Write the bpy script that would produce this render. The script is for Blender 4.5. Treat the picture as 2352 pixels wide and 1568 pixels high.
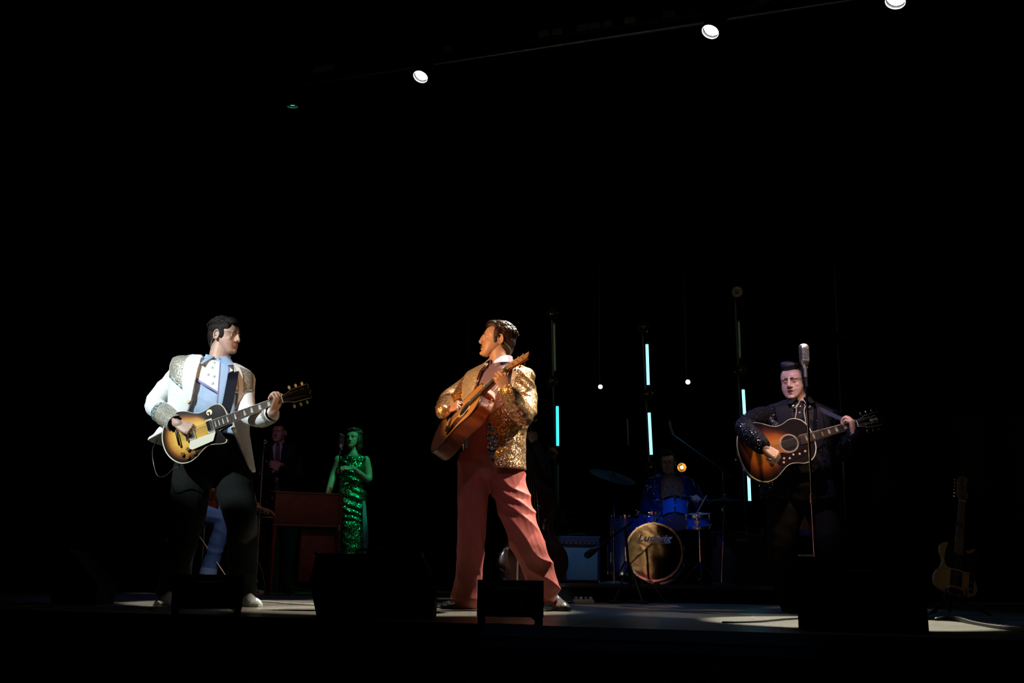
import bpy, math, random
from mathutils import Vector, Matrix, noise
random.seed(7)
for o in list(bpy.data.objects): bpy.data.objects.remove(o)
SC = bpy.context.scene
COL = SC.collection
PI = math.pi
# ------------------------------------------------------------ camera
FPX = 2257.0
EYE = Vector((0, 0, 0.20))
CROT = Matrix.Rotation(math.radians(90 + 13.5), 3, 'X') @ Matrix.Rotation(0.015, 3, 'Z')
cd = bpy.data.cameras.new('camera'); cd.sensor_width = 36; cd.lens = FPX / 2352 * 36; cd.clip_end = 200
cam = bpy.data.objects.new('camera', cd); COL.objects.link(cam)
cam.matrix_world = Matrix.Translation(EYE) @ CROT.to_4x4()
SC.camera = cam
def W(px, py, Y):
    "point seen at pixel (px,py) that stands at stage depth Y"
    d = CROT @ Vector(((px - 1176) / FPX, -(py - 784) / FPX, -1))
    return EYE + d * (Y / d.y)
def PXL(p):
    q = CROT.transposed() @ (Vector(p) - EYE)
    return (1176 + FPX * q.x / -q.z, 784 - FPX * q.y / -q.z)
def WPL(px, py, o, n, off=0.0):
    "point seen at pixel (px,py) on the plane through o with normal n, lifted by off"
    d = CROT @ Vector(((px - 1176) / FPX, -(py - 784) / FPX, -1)); n = Vector(n).normalized()
    return EYE + d * (((Vector(o) + n * off - EYE).dot(n)) / d.dot(n))
def G(px, Y, z=0.0):
    "point on height z at column px and depth Y"
    lo, hi = -4000.0, 4000.0
    for _ in range(40):
        m = (lo + hi) / 2
        if W(px, m, Y).z > z: lo = m
        else: hi = m
    return W(px, lo, Y)
# ------------------------------------------------------------ world, exposure
w = bpy.data.worlds.new('world'); SC.world = w; w.use_nodes = True
w.node_tree.nodes['Background'].inputs[0].default_value = (0, 0, 0, 1)
w.node_tree.nodes['Background'].inputs[1].default_value = 0
SC.view_settings.view_transform = 'Standard'; SC.view_settings.look = 'None'
SC.view_settings.exposure = 0; SC.view_settings.gamma = 1; SC.view_settings.use_curve_mapping = False
# ------------------------------------------------------------ stage lights (lanterns out of frame, some washes added for effect)
def spot(name, loc, target, power, color, angle, blend=0.3, size=0.06):
    l = bpy.data.lights.new(name, 'SPOT'); l.energy = power; l.color = color
    l.spot_size = math.radians(angle); l.spot_blend = blend; l.shadow_soft_size = size
    o = bpy.data.objects.new(name, l); COL.objects.link(o); o.location = loc
    o.rotation_euler = (Vector(target) - Vector(loc)).to_track_quat('-Z', 'Y').to_euler()
    return o
# man in white: cool follow spot from house left, tight on the upper body; a weak amber sidelight from the right
spot('key_white_left', (-5.2, .6, 4.7), (-1.92, 6.2, 1.32), 3300, (.84, .95, 1.0), 9.5, .12, .05)
spot('amber_side', (1.5, 1.5, 2.2), (-1.62, 6.1, 1.44), 420, (1, .55, .3), 7.2, .3)
# gold jacket: amber key low from the left, mauve fill, warm white from high right
spot('amber_key', (-3.2, 2.8, 1.7), (-.10, 6.0, 1.46), 1150, (1, .52, .20), 12.5, .3)
spot('mauve_fill', (-1.2, 2.0, 3.6), (-.10, 6.2, 1.2), 65, (.75, .42, .75), 18, .4)
spot('warm_side_right', (4.0, 5.3, 4.2), (.05, 6.3, 1.02), 1700, (1, .82, .64), 13.5, .2, .04)
# man in black: lavender from the left, warm from the right
spot('lavender_key', (-.2, 2.8, 5.0), (1.85, 6.5, 1.42), 900, (.78, .62, 1.0), 10, .3)
spot('warm_key_right', (3.8, 3.4, 5.2), (1.85, 6.4, 1.38), 1100, (1, .66, .40), 9.5, .3)
spot('blue_rim_right', (-.3, 8.9, 4.6), (1.8, 6.8, 1.5), 160, (.2, .4, 1), 14, .3)
# upstage colours
spot('green_special', (.2, 8.8, 5.0), (-1.70, 10.65, 1.22), 420, (.04, 1, .45), 11, .4)
spot('white_glint', (-2.8, 7.3, 4.2), (-1.85, 10.5, 1.12), 60, (1, .9, .75), 5, .5)
spot('violet_wash', (-3.6, 6.5, 4.2), (-2.55, 10.9, 1.4), 60, (.8, .35, .7), 9, .4)
spot('piano_wash', (-1.0, 5.2, 2.8), (-2.2, 9.8, .6), 30, (1, .40, .28), 18, .5)
spot('blue_pianist', (-1.6, 7.6, 4.4), (-2.95, 9.6, .5), 230, (.55, .72, 1), 13, .4)
spot('orange_pianist', (-4.6, 8.4, 3.2), (-3.0, 9.7, 1.0), 40, (1, .5, .2), 12, .4)
spot('blue_kit', (.2, 7.0, 4.2), (1.72, 9.8, .80), 170, (.08, .30, 1), 14, .5)
spot('blue_amp', (.2, 7.6, 4.2), (.75, 9.5, .35), 170, (.2, .5, 1), 11, .5)
spot('cyan_kit', (4.0, 9.4, 4.6), (1.3, 9.6, .3), 9, (.1, .65, 1), 34, .5)
spot('kit_front', (1.9, 4.0, 3.0), (1.6, 9.8, .9), 14, (1, .7, .6), 9, .5)
spot('blue_backlight', (1.0, 11.0, 5.2), (1.6, 7.6, .0), 130, (.08, .40, 1), 40, .6)
spot('blue_backlight_left', (-3.2, 11.4, 5.2), (-2.2, 8.2, 0), 50, (.25, .35, 1), 34, .6)
spot('dim_front_right', (3.2, 1.0, 2.6), (2.95, 6.6, .6), 20, (1, .8, .6), 12, .5)
# pools on the floor
spot('floor_pool_left', (-2.6, 9.2, 5.2), (-1.6, 6.9, 0), 1900, (1, .95, .80), 19, .1)
spot('floor_pool_centre', (.2, 9.4, 5.2), (-.42, 6.35, 0), 700, (1, .95, .78), 9, .3)
spot('floor_pool_right', (2.4, 7.6, 5.0), (1.75, 5.2, 0), 4200, (1, .95, .78), 15, .1)
spot('added_blue_edge', (1.6, -4.0, 5.0), (.55, 4.2, -.03), 60, (.3, .55, 1), 9, .6)  # added wash, brings out a faint blue line on the nosing
spot('added_reflector_wash_left', (-2.9, 8.4, 3.5), (1.5, 11.0, 2.8), 170, (1, .85, .6), 34, .6)  # added wash, gives the round column lamps something to reflect
spot('added_reflector_wash', (3.4, 6.8, 4.6), (1.5, 11.0, 2.8), 140, (1, .85, .6), 40, .6)  # added from the other side for a second glint on the reflectors

# ------------------------------------------------------------ materials
def newmat(name):
    m = bpy.data.materials.new(name); m.use_nodes = True
    return m, m.node_tree, m.node_tree.nodes['Principled BSDF']
def mat(name, col, rough=0.5, metal=0.0, spec=0.5, bump=0, bscale=60, vary=0, sheen=0, coat=0, vscale=30):
    m, t, b = newmat(name)
    b.inputs['Base Color'].default_value = (*col, 1)
    b.inputs['Roughness'].default_value = rough; b.inputs['Metallic'].default_value = metal
    b.inputs['Specular IOR Level'].default_value = spec
    if sheen: b.inputs['Sheen Weight'].default_value = sheen
    if coat: b.inputs['Coat Weight'].default_value = coat; b.inputs['Coat Roughness'].default_value = 0.08
    if bump or vary:
        tc = t.nodes.new('ShaderNodeTexCoord')
        n = t.nodes.new('ShaderNodeTexNoise'); n.inputs['Detail'].default_value = 3
        t.links.new(tc.outputs['Object'], n.inputs['Vector'])
        if bump:
            n.inputs['Scale'].default_value = bscale
            bp = t.nodes.new('ShaderNodeBump'); bp.inputs['Strength'].default_value = bump; bp.inputs['Distance'].default_value = 0.01
            t.links.new(n.outputs['Fac'], bp.inputs['Height']); t.links.new(bp.outputs['Normal'], b.inputs['Normal'])
        if vary:
            n2 = t.nodes.new('ShaderNodeTexNoise'); n2.inputs['Scale'].default_value = vscale; n2.inputs['Detail'].default_value = 4
            t.links.new(tc.outputs['Object'], n2.inputs['Vector'])
            r = t.nodes.new('ShaderNodeValToRGB')
            r.color_ramp.elements[0].position = 0.3; r.color_ramp.elements[1].position = 0.7
            r.color_ramp.elements[0].color = (*[c * (1 - vary) for c in col], 1)
            r.color_ramp.elements[1].color = (*[min(1, c * (1 + vary)) for c in col], 1)
            t.links.new(n2.outputs['Fac'], r.inputs['Fac']); t.links.new(r.outputs['Color'], b.inputs['Base Color'])
    return m
def emit(name, col, s):
    m, t, b = newmat(name)
    b.inputs['Base Color'].default_value = (0, 0, 0, 1)
    b.inputs['Emission Color'].default_value = (*col, 1); b.inputs['Emission Strength'].default_value = s
    return m
def sequin(name, cola, colb, scale=150, rough=0.28, tilt=0.9, pat=14, metal=1.0, dark=(0.02, 0.015, 0.01), patw=0.06, base=0.35, dens=1.0):
    "cloth sewn with small reflecting discs: every cell is tipped its own way; scrolls of darker thread run between"
    m, t, b = newmat(name); N = t.nodes.new; L = t.links.new
    tc = N('ShaderNodeTexCoord')
    v = N('ShaderNodeTexVoronoi'); v.inputs['Scale'].default_value = scale; L(tc.outputs['Object'], v.inputs['Vector'])
    s = N('ShaderNodeVectorMath'); s.operation = 'SUBTRACT'; s.inputs[1].default_value = (.5, .5, .5); L(v.outputs['Color'], s.inputs[0])
    k = N('ShaderNodeVectorMath'); k.operation = 'SCALE'; k.inputs['Scale'].default_value = tilt; L(s.outputs[0], k.inputs[0])
    g = N('ShaderNodeNewGeometry')
    a = N('ShaderNodeVectorMath'); a.operation = 'ADD'; L(g.outputs['Normal'], a.inputs[0]); L(k.outputs[0], a.inputs[1])
    nn = N('ShaderNodeVectorMath'); nn.operation = 'NORMALIZE'; L(a.outputs[0], nn.inputs[0]); L(nn.outputs[0], b.inputs['Normal'])
    # scroll pattern
    nz = N('ShaderNodeTexNoise'); nz.inputs['Scale'].default_value = pat * .5; L(tc.outputs['Object'], nz.inputs['Vector'])
    mx = N('ShaderNodeVectorMath'); mx.operation = 'MULTIPLY_ADD'; mx.inputs[1].default_value = (.18, .18, .18); L(nz.outputs['Color'], mx.inputs[0]); L(tc.outputs['Object'], mx.inputs[2])
    v2 = N('ShaderNodeTexVoronoi'); v2.feature = 'F1'; v2.inputs['Scale'].default_value = pat; L(mx.outputs[0], v2.inputs['Vector'])
    sn = N('ShaderNodeMath'); sn.operation = 'MULTIPLY'; sn.inputs[1].default_value = 13; L(v2.outputs['Distance'], sn.inputs[0])
    si = N('ShaderNodeMath'); si.operation = 'SINE'; L(sn.outputs[0], si.inputs[0])
    r = N('ShaderNodeValToRGB'); r.color_ramp.elements[0].position = 0.0; r.color_ramp.elements[1].position = patw * 3
    r.color_ramp.elements[0].color = (*dark, 1); r.color_ramp.elements[1].color = (*cola, 1)
    ab = N('ShaderNodeMath'); ab.operation = 'ABSOLUTE'; L(si.outputs[0], ab.inputs[0]); L(ab.outputs[0], r.inputs['Fac'])
    c = N('ShaderNodeMixRGB'); c.inputs['Color2'].default_value = (*colb, 1); L(r.outputs['Color'], c.inputs['Color1'])
    sep = N('ShaderNodeSeparateColor'); L(v.outputs['Color'], sep.inputs[0])
    pw = N('ShaderNodeMath'); pw.operation = 'GREATER_THAN'; pw.inputs[1].default_value = 1 - base; L(sep.outputs[2], pw.inputs[0]); L(pw.outputs[0], c.inputs['Fac'])
    L(c.outputs['Color'], b.inputs['Base Color'])
    b.inputs['Roughness'].default_value = rough
    if dens < 1:
        gt = N('ShaderNodeMath'); gt.operation = 'GREATER_THAN'; gt.inputs[1].default_value = 1 - dens; L(sep.outputs[0], gt.inputs[0])
        L(gt.outputs[0], b.inputs['Metallic'])
        rr = N('ShaderNodeMapRange'); rr.inputs['To Min'].default_value = .7; rr.inputs['To Max'].default_value = rough; L(gt.outputs[0], rr.inputs['Value']); L(rr.outputs[0], b.inputs['Roughness'])
        c2 = N('ShaderNodeMixRGB'); c2.inputs['Color1'].default_value = (*cola, 1); c2.inputs['Color2'].default_value = (*colb, 1); L(gt.outputs[0], c2.inputs['Fac']); L(c2.outputs['Color'], b.inputs['Base Color']); b.inputs['Specular IOR Level'].default_value = .1
    else: b.inputs['Metallic'].default_value = metal
    return m
def wood(name, col, col2, rough=0.4, scale=8, axis=(1, 8, 8), coat=0.0, spec=.5):
    m, t, b = newmat(name); N = t.nodes.new; L = t.links.new
    tc = N('ShaderNodeTexCoord'); mp = N('ShaderNodeMapping'); mp.inputs['Scale'].default_value = axis; L(tc.outputs['Object'], mp.inputs[0])
    n = N('ShaderNodeTexNoise'); n.inputs['Scale'].default_value = scale; n.inputs['Detail'].default_value = 6; L(mp.outputs[0], n.inputs['Vector'])
    r = N('ShaderNodeValToRGB'); r.color_ramp.elements[0].position = .35; r.color_ramp.elements[1].position = .65
    r.color_ramp.elements[0].color = (*col, 1); r.color_ramp.elements[1].color = (*col2, 1)
    L(n.outputs['Fac'], r.inputs['Fac']); L(r.outputs['Color'], b.inputs['Base Color'])
    b.inputs['Roughness'].default_value = rough; b.inputs['Coat Weight'].default_value = coat; b.inputs['Specular IOR Level'].default_value = spec
    return m
def burst(name, cols, rough=0.22, grain=0.25):
    "lacquered top shaded from dark rim to light centre, as sprayed; attribute 'burst' is the distance in from the rim"
    m, t, b = newmat(name); N = t.nodes.new; L = t.links.new
    at = N('ShaderNodeAttribute'); at.attribute_name = 'burst'
    r = N('ShaderNodeValToRGB'); e = r.color_ramp.elements
    e[0].position = cols[0][0]; e[0].color = (*cols[0][1], 1); e[1].position = cols[-1][0]; e[1].color = (*cols[-1][1], 1)
    for p, c in cols[1:-1]:
        x = e.new(p); x.color = (*c, 1)
    L(at.outputs['Fac'], r.inputs['Fac'])
    tc = N('ShaderNodeTexCoord'); mp = N('ShaderNodeMapping'); mp.inputs['Scale'].default_value = (2, 60, 2); L(tc.outputs['Object'], mp.inputs[0])
    n = N('ShaderNodeTexNoise'); n.inputs['Scale'].default_value = 3; L(mp.outputs[0], n.inputs['Vector'])
    mr = N('ShaderNodeMapRange'); mr.inputs['To Min'].default_value = 1 - grain; mr.inputs['To Max'].default_value = 1 + grain; L(n.outputs['Fac'], mr.inputs['Value'])
    mu = N('ShaderNodeVectorMath'); mu.operation = 'SCALE'; L(r.outputs['Color'], mu.inputs[0]); L(mr.outputs[0], mu.inputs['Scale'])
    L(mu.outputs[0], b.inputs['Base Color'])
    b.inputs['Roughness'].default_value = .5; b.inputs['Specular IOR Level'].default_value = .15; b.inputs['Coat Weight'].default_value = .7; b.inputs['Coat Roughness'].default_value = .04
    return m
# ------------------------------------------------------------ object helpers
def tag(o, label=None, cat=None, group=None, kind=None):
    if label: o['label'] = label
    if cat: o['category'] = cat
    if group: o['group'] = group
    if kind: o['kind'] = kind
    return o
def empty(name, loc, label, cat, group=None, rot=None):
    o = bpy.data.objects.new(name, None); COL.objects.link(o); o.empty_display_size = .1
    m = Matrix.Translation(Vector(loc))
    if rot is not None: m = m @ rot.to_4x4()
    o.matrix_world = m; o['_m'] = [c for r in m for c in r]
    return tag(o, label, cat, group)
def rootmat(o):
    while o.parent: o = o.parent
    v = o.get('_m')
    return Matrix([v[i * 4:i * 4 + 4] for i in range(4)]) if v else Matrix.Identity(4)
class MB:
    "collects closed shapes as vertices and faces"
    def __init__(s): s.v = []; s.f = []; s.a = None
    def add(s, vs, fs):
        n = len(s.v); s.v += [tuple(x) for x in vs]; s.f += [tuple(i + n for i in f) for f in fs]; return s
    def loft(s, rings, cap=True, closed=True):
        n = len(rings[0]); vs = [p for r in rings for p in r]; fs = []
        m = n if closed else n - 1
        for i in range(len(rings) - 1):
            for j in range(m):
                a = i * n + j; b = i * n + (j + 1) % n
                fs.append((a, b, b + n, a + n))
        if cap:
            fs.append(tuple(reversed(range(n)))); fs.append(tuple((len(rings) - 1) * n + j for j in range(n)))
        return s.add(vs, fs)
    def tube(s, pts, rad, n=12, sub=4, flat=1.0, flatdir=None, round_ends=True, spl=True):
        pts = [Vector(p) for p in pts]
        if not isinstance(rad, (list, tuple)): rad = [rad] * len(pts)
        P, R = [], []
        if spl and len(pts) > 2:
            for i in range(len(pts) - 1):
                p0 = pts[max(i - 1, 0)]; p1 = pts[i]; p2 = pts[i + 1]; p3 = pts[min(i + 2, len(pts) - 1)]
                for k in range(sub):
                    t = k / sub
                    P.append(.5 * ((2 * p1) + (p2 - p0) * t + (2 * p0 - 5 * p1 + 4 * p2 - p3) * t * t + (3 * p1 - p0 - 3 * p2 + p3) * t ** 3))
                    R.append(rad[i] * (1 - t) + rad[i + 1] * t)
            P.append(pts[-1]); R.append(rad[-1])
        else: P = pts[:]; R = list(rad)
        T = [(P[min(i + 1, len(P) - 1)] - P[max(i - 1, 0)]).normalized() for i in range(len(P))]
        if round_ends:
            d0 = T[0]; d1 = T[-1]; r0 = R[0]; r1 = R[-1]
            pre = [(P[0] - d0 * r0 * math.sin(a), r0 * math.cos(a)) for a in (1.45, 1.1, .6)]
            post = [(P[-1] + d1 * r1 * math.sin(a), r1 * math.cos(a)) for a in (.6, 1.1, 1.45)]
            P = [p for p, _ in pre] + P + [p for p, _ in post]; R = [r for _, r in pre] + R + [r for _, r in post]
            T = [d0] * 3 + T + [d1] * 3
        ref = Vector(flatdir) if flatdir is not None else (Vector((0, 0, 1)) if abs(T[0].z) < .9 else Vector((0, 1, 0)))
        rings = []; u = None
        for p, r, t in zip(P, R, T):
            if flatdir is not None: u = (ref - t * ref.dot(t)).normalized()
            else:
                u = ref - t * ref.dot(t) if u is None else u - t * u.dot(t)
                u.normalize()
            v = t.cross(u)
            rings.append([p + u * (r * flat * math.cos(2 * PI * j / n)) + v * (r * math.sin(2 * PI * j / n)) for j in range(n)])
        return s.loft(rings)
    def ell(s, c, r, rot=None, n=16, m=10):
        c = Vector(c); rings = []
        for i in range(1, m):
            ph = PI * i / m; rr = []
            for j in range(n):
                th = 2 * PI * j / n
                p = Vector((r[0] * math.sin(ph) * math.cos(th), r[1] * math.sin(ph) * math.sin(th), -r[2] * math.cos(ph)))
                rr.append(c + (rot @ p if rot else p))
            rings.append(rr)
        return s.loft(rings)
    def box(s, c, d, rot=None, bev=0.0, taper=1.0):
        c = Vector(c); x, y, z = d[0] / 2, d[1] / 2, d[2] / 2
        if bev <= 0:
            vs = [Vector((a * x * (taper if e > 0 else 1), b_ * y * (taper if e > 0 else 1), e * z)) for e in (-1, 1) for a, b_ in ((-1, -1), (1, -1), (1, 1), (-1, 1))]
            return s.loft([[c + (rot @ p if rot else p) for p in vs[:4]], [c + (rot @ p if rot else p) for p in vs[4:]]])
        rings = []
        for zz, ins in ((-z, bev), (-z + bev, 0), (z - bev, 0), (z, bev)):
            r = []
            k = taper if zz > 0 else 1
            for a, b_ in ((-1, -1), (1, -1), (1, 1), (-1, 1)):
                for q in (0, 1):
                    if (a * b_ > 0): dx, dy = (bev, 0) if q == 0 else (0, bev)
                    else: dx, dy = (bev, 0) if q == 0 else (0, bev)
                    if (a, b_) in ((-1, -1), (1, 1)): dx, dy = dy, dx
                    r.append(Vector((a * (x * k - dx - ins * .5), b_ * (y * k - dy - ins * .5), zz)))
            rings.append([c + (rot @ p if rot else p) for p in r])
        return s.loft(rings)
    def cyl(s, a, b, r, n=16, r2=None, bev=0):
        a = Vector(a); b = Vector(b); r2 = r if r2 is None else r2
        if bev:
            d = (b - a).normalized()
            return s.tube([a, a + d * bev, b - d * bev, b], [r - bev, r, r2, r2 - bev], n=n, round_ends=False, spl=False)
        return s.tube([a, b], [r, r2], n=n, round_ends=False, spl=False)
    def lathe(s, prof, M=None, n=24):
        rings = []
        for r, z in prof:
            rr = [Vector((max(r, 1e-4) * math.cos(2 * PI * j / n), max(r, 1e-4) * math.sin(2 * PI * j / n), z)) for j in range(n)]
            rings.append([M @ p if M else p for p in rr])
        return s.loft(rings)
    def torus(s, c, R, r, ax=None, n=32, m=8, sx=1, sy=1):
        "ring in the plane given by ax = (u, v)"
        u, v = ax if ax else (Vector((1, 0, 0)), Vector((0, 1, 0))); nn = u.cross(v); c = Vector(c); rings = []
        for i in range(n + 1):
            a = 2 * PI * i / n; d = (u * math.cos(a) * sx + v * math.sin(a) * sy)
            e = (u * math.cos(a) + v * math.sin(a)).normalized()
            rings.append([c + d * R + e * (r * math.cos(2 * PI * j / m)) + nn * (r * math.sin(2 * PI * j / m)) for j in range(m)])
        return s.loft(rings, cap=False)
    def prism(s, pts, z0, z1, M=None):
        "outline extruded from z0 to z1"
        a = [Vector((p[0], p[1], z0)) for p in pts]; b = [Vector((p[0], p[1], z1)) for p in pts]
        if M: a = [M @ p for p in a]; b = [M @ p for p in b]
        return s.loft([a, b])
def mesh_obj(name, V, F, material, parent=None, smooth=True, local=False, attr=None, auto=0.6):
    if parent is not None and not local:
        inv = rootmat(parent).inverted(); V = [inv @ Vector(v) for v in V]
    me = bpy.data.meshes.new(name); me.from_pydata([tuple(v) for v in V], [], F); me.update()
    if attr:
        a = me.attributes.new(attr[0], 'FLOAT', 'POINT')
        for i, x in enumerate(attr[1]): a.data[i].value = x
    if material: me.materials.append(material)
    o = bpy.data.objects.new(name, me); COL.objects.link(o)
    if parent is not None: o.parent = parent
    if smooth:
        me.shade_smooth()
        if auto:
            try: me.set_sharp_from_angle(angle=auto)
            except Exception: pass
    return o
def part(name, mb, material, parent=None, **k): return mesh_obj(name, mb.v, mb.f, material, parent, **k)
def remesh(mb, voxel=0.006, smooth=2, fac=0.5, disp=None):
    "unite overlapping closed shapes into one continuous surface"
    me = bpy.data.meshes.new('t'); me.from_pydata(mb.v, [], mb.f); me.update()
    o = bpy.data.objects.new('t', me); COL.objects.link(o)
    r = o.modifiers.new('r', 'REMESH'); r.mode = 'VOXEL'; r.voxel_size = voxel; r.use_smooth_shade = True
    if smooth:
        s = o.modifiers.new('s', 'SMOOTH'); s.factor = fac; s.iterations = smooth
    dg = bpy.context.evaluated_depsgraph_get(); ev = o.evaluated_get(dg); m2 = ev.to_mesh()
    nv = len(m2.vertices)
    co = [v.co.copy() for v in m2.vertices]
    if disp:
        no = [v.normal.copy() for v in m2.vertices]
        co = [c + n * disp(c) for c, n in zip(co, no)]
    out = MB(); out.v = [tuple(c) for c in co]; out.f = [tuple(p.vertices) for p in m2.polygons]
    ev.to_mesh_clear(); bpy.data.objects.remove(o); bpy.data.meshes.remove(me)
    return out
def merge(*ms):
    r = MB()
    for m in ms: r.add(m.v, m.f)
    return r
def copytree(o, parent=None):
    c = o.copy(); COL.objects.link(c)
    if parent is not None: c.parent = parent
    for ch in [x for x in bpy.data.objects if x.parent == o]: copytree(ch, c)
    return c
def text_mesh(s, size, shear=0.0, ext=0.001, bold=0.0):
    cu = bpy.data.curves.new('t', 'FONT'); cu.body = s; cu.size = size; cu.shear = shear; cu.extrude = ext; cu.align_x = 'CENTER'; cu.align_y = 'CENTER'; cu.offset = bold
    o = bpy.data.objects.new('t', cu); COL.objects.link(o)
    dg = bpy.context.evaluated_depsgraph_get(); m = o.evaluated_get(dg).to_mesh()
    mb = MB(); mb.v = [tuple(v.co) for v in m.vertices]; mb.f = [tuple(p.vertices) for p in m.polygons]
    bpy.data.objects.remove(o)
    return mb
def frame(x, z):
    "rotation whose local X is x and local Z is as near z as it can be"
    x = Vector(x).normalized(); z = Vector(z); z = (z - x * z.dot(x)).normalized(); y = z.cross(x)
    return Matrix((x, y, z)).transposed()
def nz(p, s, seed=0): return noise.noise(Vector((p[0] * s + seed, p[1] * s + seed * 1.7, p[2] * s - seed)))
def folds(amp, sx, sz, seed=0, dirv=None):
    "creases running across a tilted direction"
    d = Vector(dirv).normalized() if dirv else Vector((.4, .2, .9)).normalized()
    def f(p):
        q = p.dot(d); r = p - d * q
        n = noise.noise(Vector((r.x * sx + seed, r.y * sx, r.z * sx + q * sz)) + d * (q * sz))
        return amp * (1 - 2.2 * abs(n)) + amp * .5 * noise.noise(p * (sz * 1.7) + Vector((seed, 0, 0)))
    return f

# ------------------------------------------------------------ people: shared anatomy
def sgp(x, e): return math.copysign(abs(x) ** e, x)
def cr(p0, p1, p2, p3, t): return .5 * ((2 * p1) + (p2 - p0) * t + (2 * p0 - 5 * p1 + 4 * p2 - p3) * t * t + (3 * p1 - p0 - 3 * p2 + p3) * t ** 3)
class Torso:
    """trunk described by rings (top to bottom): left and right extent as seen, depth, half thickness"""
    def __init__(s, rings, fwd, e=2.3):
        f = Vector((fwd[0], fwd[1], 0)).normalized(); lat = Vector((-f.y, f.x, 0))
        if lat.x < 0: lat = -lat
        s.f = f; s.lat = lat; s.e = e; s.k = []
        for (lx, ly, rx, ry, Y, b) in rings:
            L = W(lx, ly, Y); R = W(rx, ry, Y); hw = (R - L).length / 2
            cp = abs(lat.x); sp = abs(f.x)
            a = math.sqrt(max(hw * hw - (b * sp) ** 2, (hw * .45) ** 2)) / cp
            sv = lat * a + Vector((0, 0, (R.z - L.z) / 2))
            s.k.append(((L + R) / 2, sv, b))
        s.n = len(s.k)
    def at(s, t):
        t = max(0, min(s.n - 1, t)); i = min(int(t), s.n - 2); u = t - i
        K = [s.k[max(i - 1, 0)], s.k[i], s.k[i + 1], s.k[min(i + 2, s.n - 1)]]
        return tuple(cr(K[0][j], K[1][j], K[2][j], K[3][j], u) for j in range(3))
    def p(s, t, deg, off=0.0):
        c, sv, b = s.at(t); th = math.radians(deg); x = math.sin(th); y = math.cos(th); a = sv.length
        q = c + sv * sgp(x, 2 / s.e) + s.f * (b * sgp(y, 2 / s.e))
        n = (sv / a * (x / a) + s.f * (y / b)).normalized()
        return q + n * off
    def edge(s, t, px):
        best = None; prev = None; lo = min(range(-130, 131, 2), key=lambda d: PXL(s.p(t, d))[0]); hi = max(range(-130, 131, 2), key=lambda d: PXL(s.p(t, d))[0])
        return min([x * .5 for x in range(int(lo) * 2, int(hi) * 2 + 1)], key=lambda d: abs(PXL(s.p(t, d))[0] - px))
    def solid(s, off=0.0, n=28, m=30, t0=0, t1=None):
        t1 = s.n - 1 if t1 is None else t1; mb = MB()
        return mb.loft([[s.p(t0 + (t1 - t0) * i / m, 360 * j / n, off) for j in range(n)] for i in range(m + 1)])
    def shell(s, el, er, off=0.0, th=0.012, n=40, m=44, t0=0.0, t1=None):
        "coat body: open at the front between the edges el and er (degrees per ring)"
        t1 = s.n - 1 if t1 is None else t1; mb = MB(); rings = []
        for i in range(m + 1):
            t = t0 + (t1 - t0) * i / m; k = min(int(t), s.n - 2); u = t - k
            a = er[k] * (1 - u) + er[k + 1] * u; b = 360 + el[k] * (1 - u) + el[k + 1] * u
            th_ = [a + (b - a) * j / n for j in range(n + 1)]
            rings.append([s.p(t, d, off + th) for d in th_] + [s.p(t, d, off) for d in reversed(th_)])
        return mb.loft(rings)
    def patch(s, fn, nu=14, nv=14, off=0.02, th=0.004):
        "flat piece of cloth lying on the trunk; fn(u,v) gives (ring, degrees)"
        mb = MB(); rings = []
        for i in range(nu + 1):
            row = [fn(i / nu, j / nv) for j in range(nv + 1)]
            rings.append([s.p(t, d, off + th) for t, d in row] + [s.p(t, d, off) for t, d in reversed(row)])
        return mb.loft(rings)
def head_frame(fwd, up=(0, 0, 1)):
    f = Vector(fwd).normalized(); r = f.cross(Vector(up)).normalized(); u = r.cross(f)
    return Matrix((r, f, u)).transposed()
FACE = [(.085, .052, .062), (.06, .064, .080), (.04, .069, .0875), (.02, .070, .0900), (.005, .068, .0805), (-.012, .068, .0805), (-.035, .067, .0855),
        (-.052, .063, .089), (-.066, .058, .087), (-.080, .052, .086), (-.094, .043, .088), (-.106, .033, .086), (-.115, .020, .076)]
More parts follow.
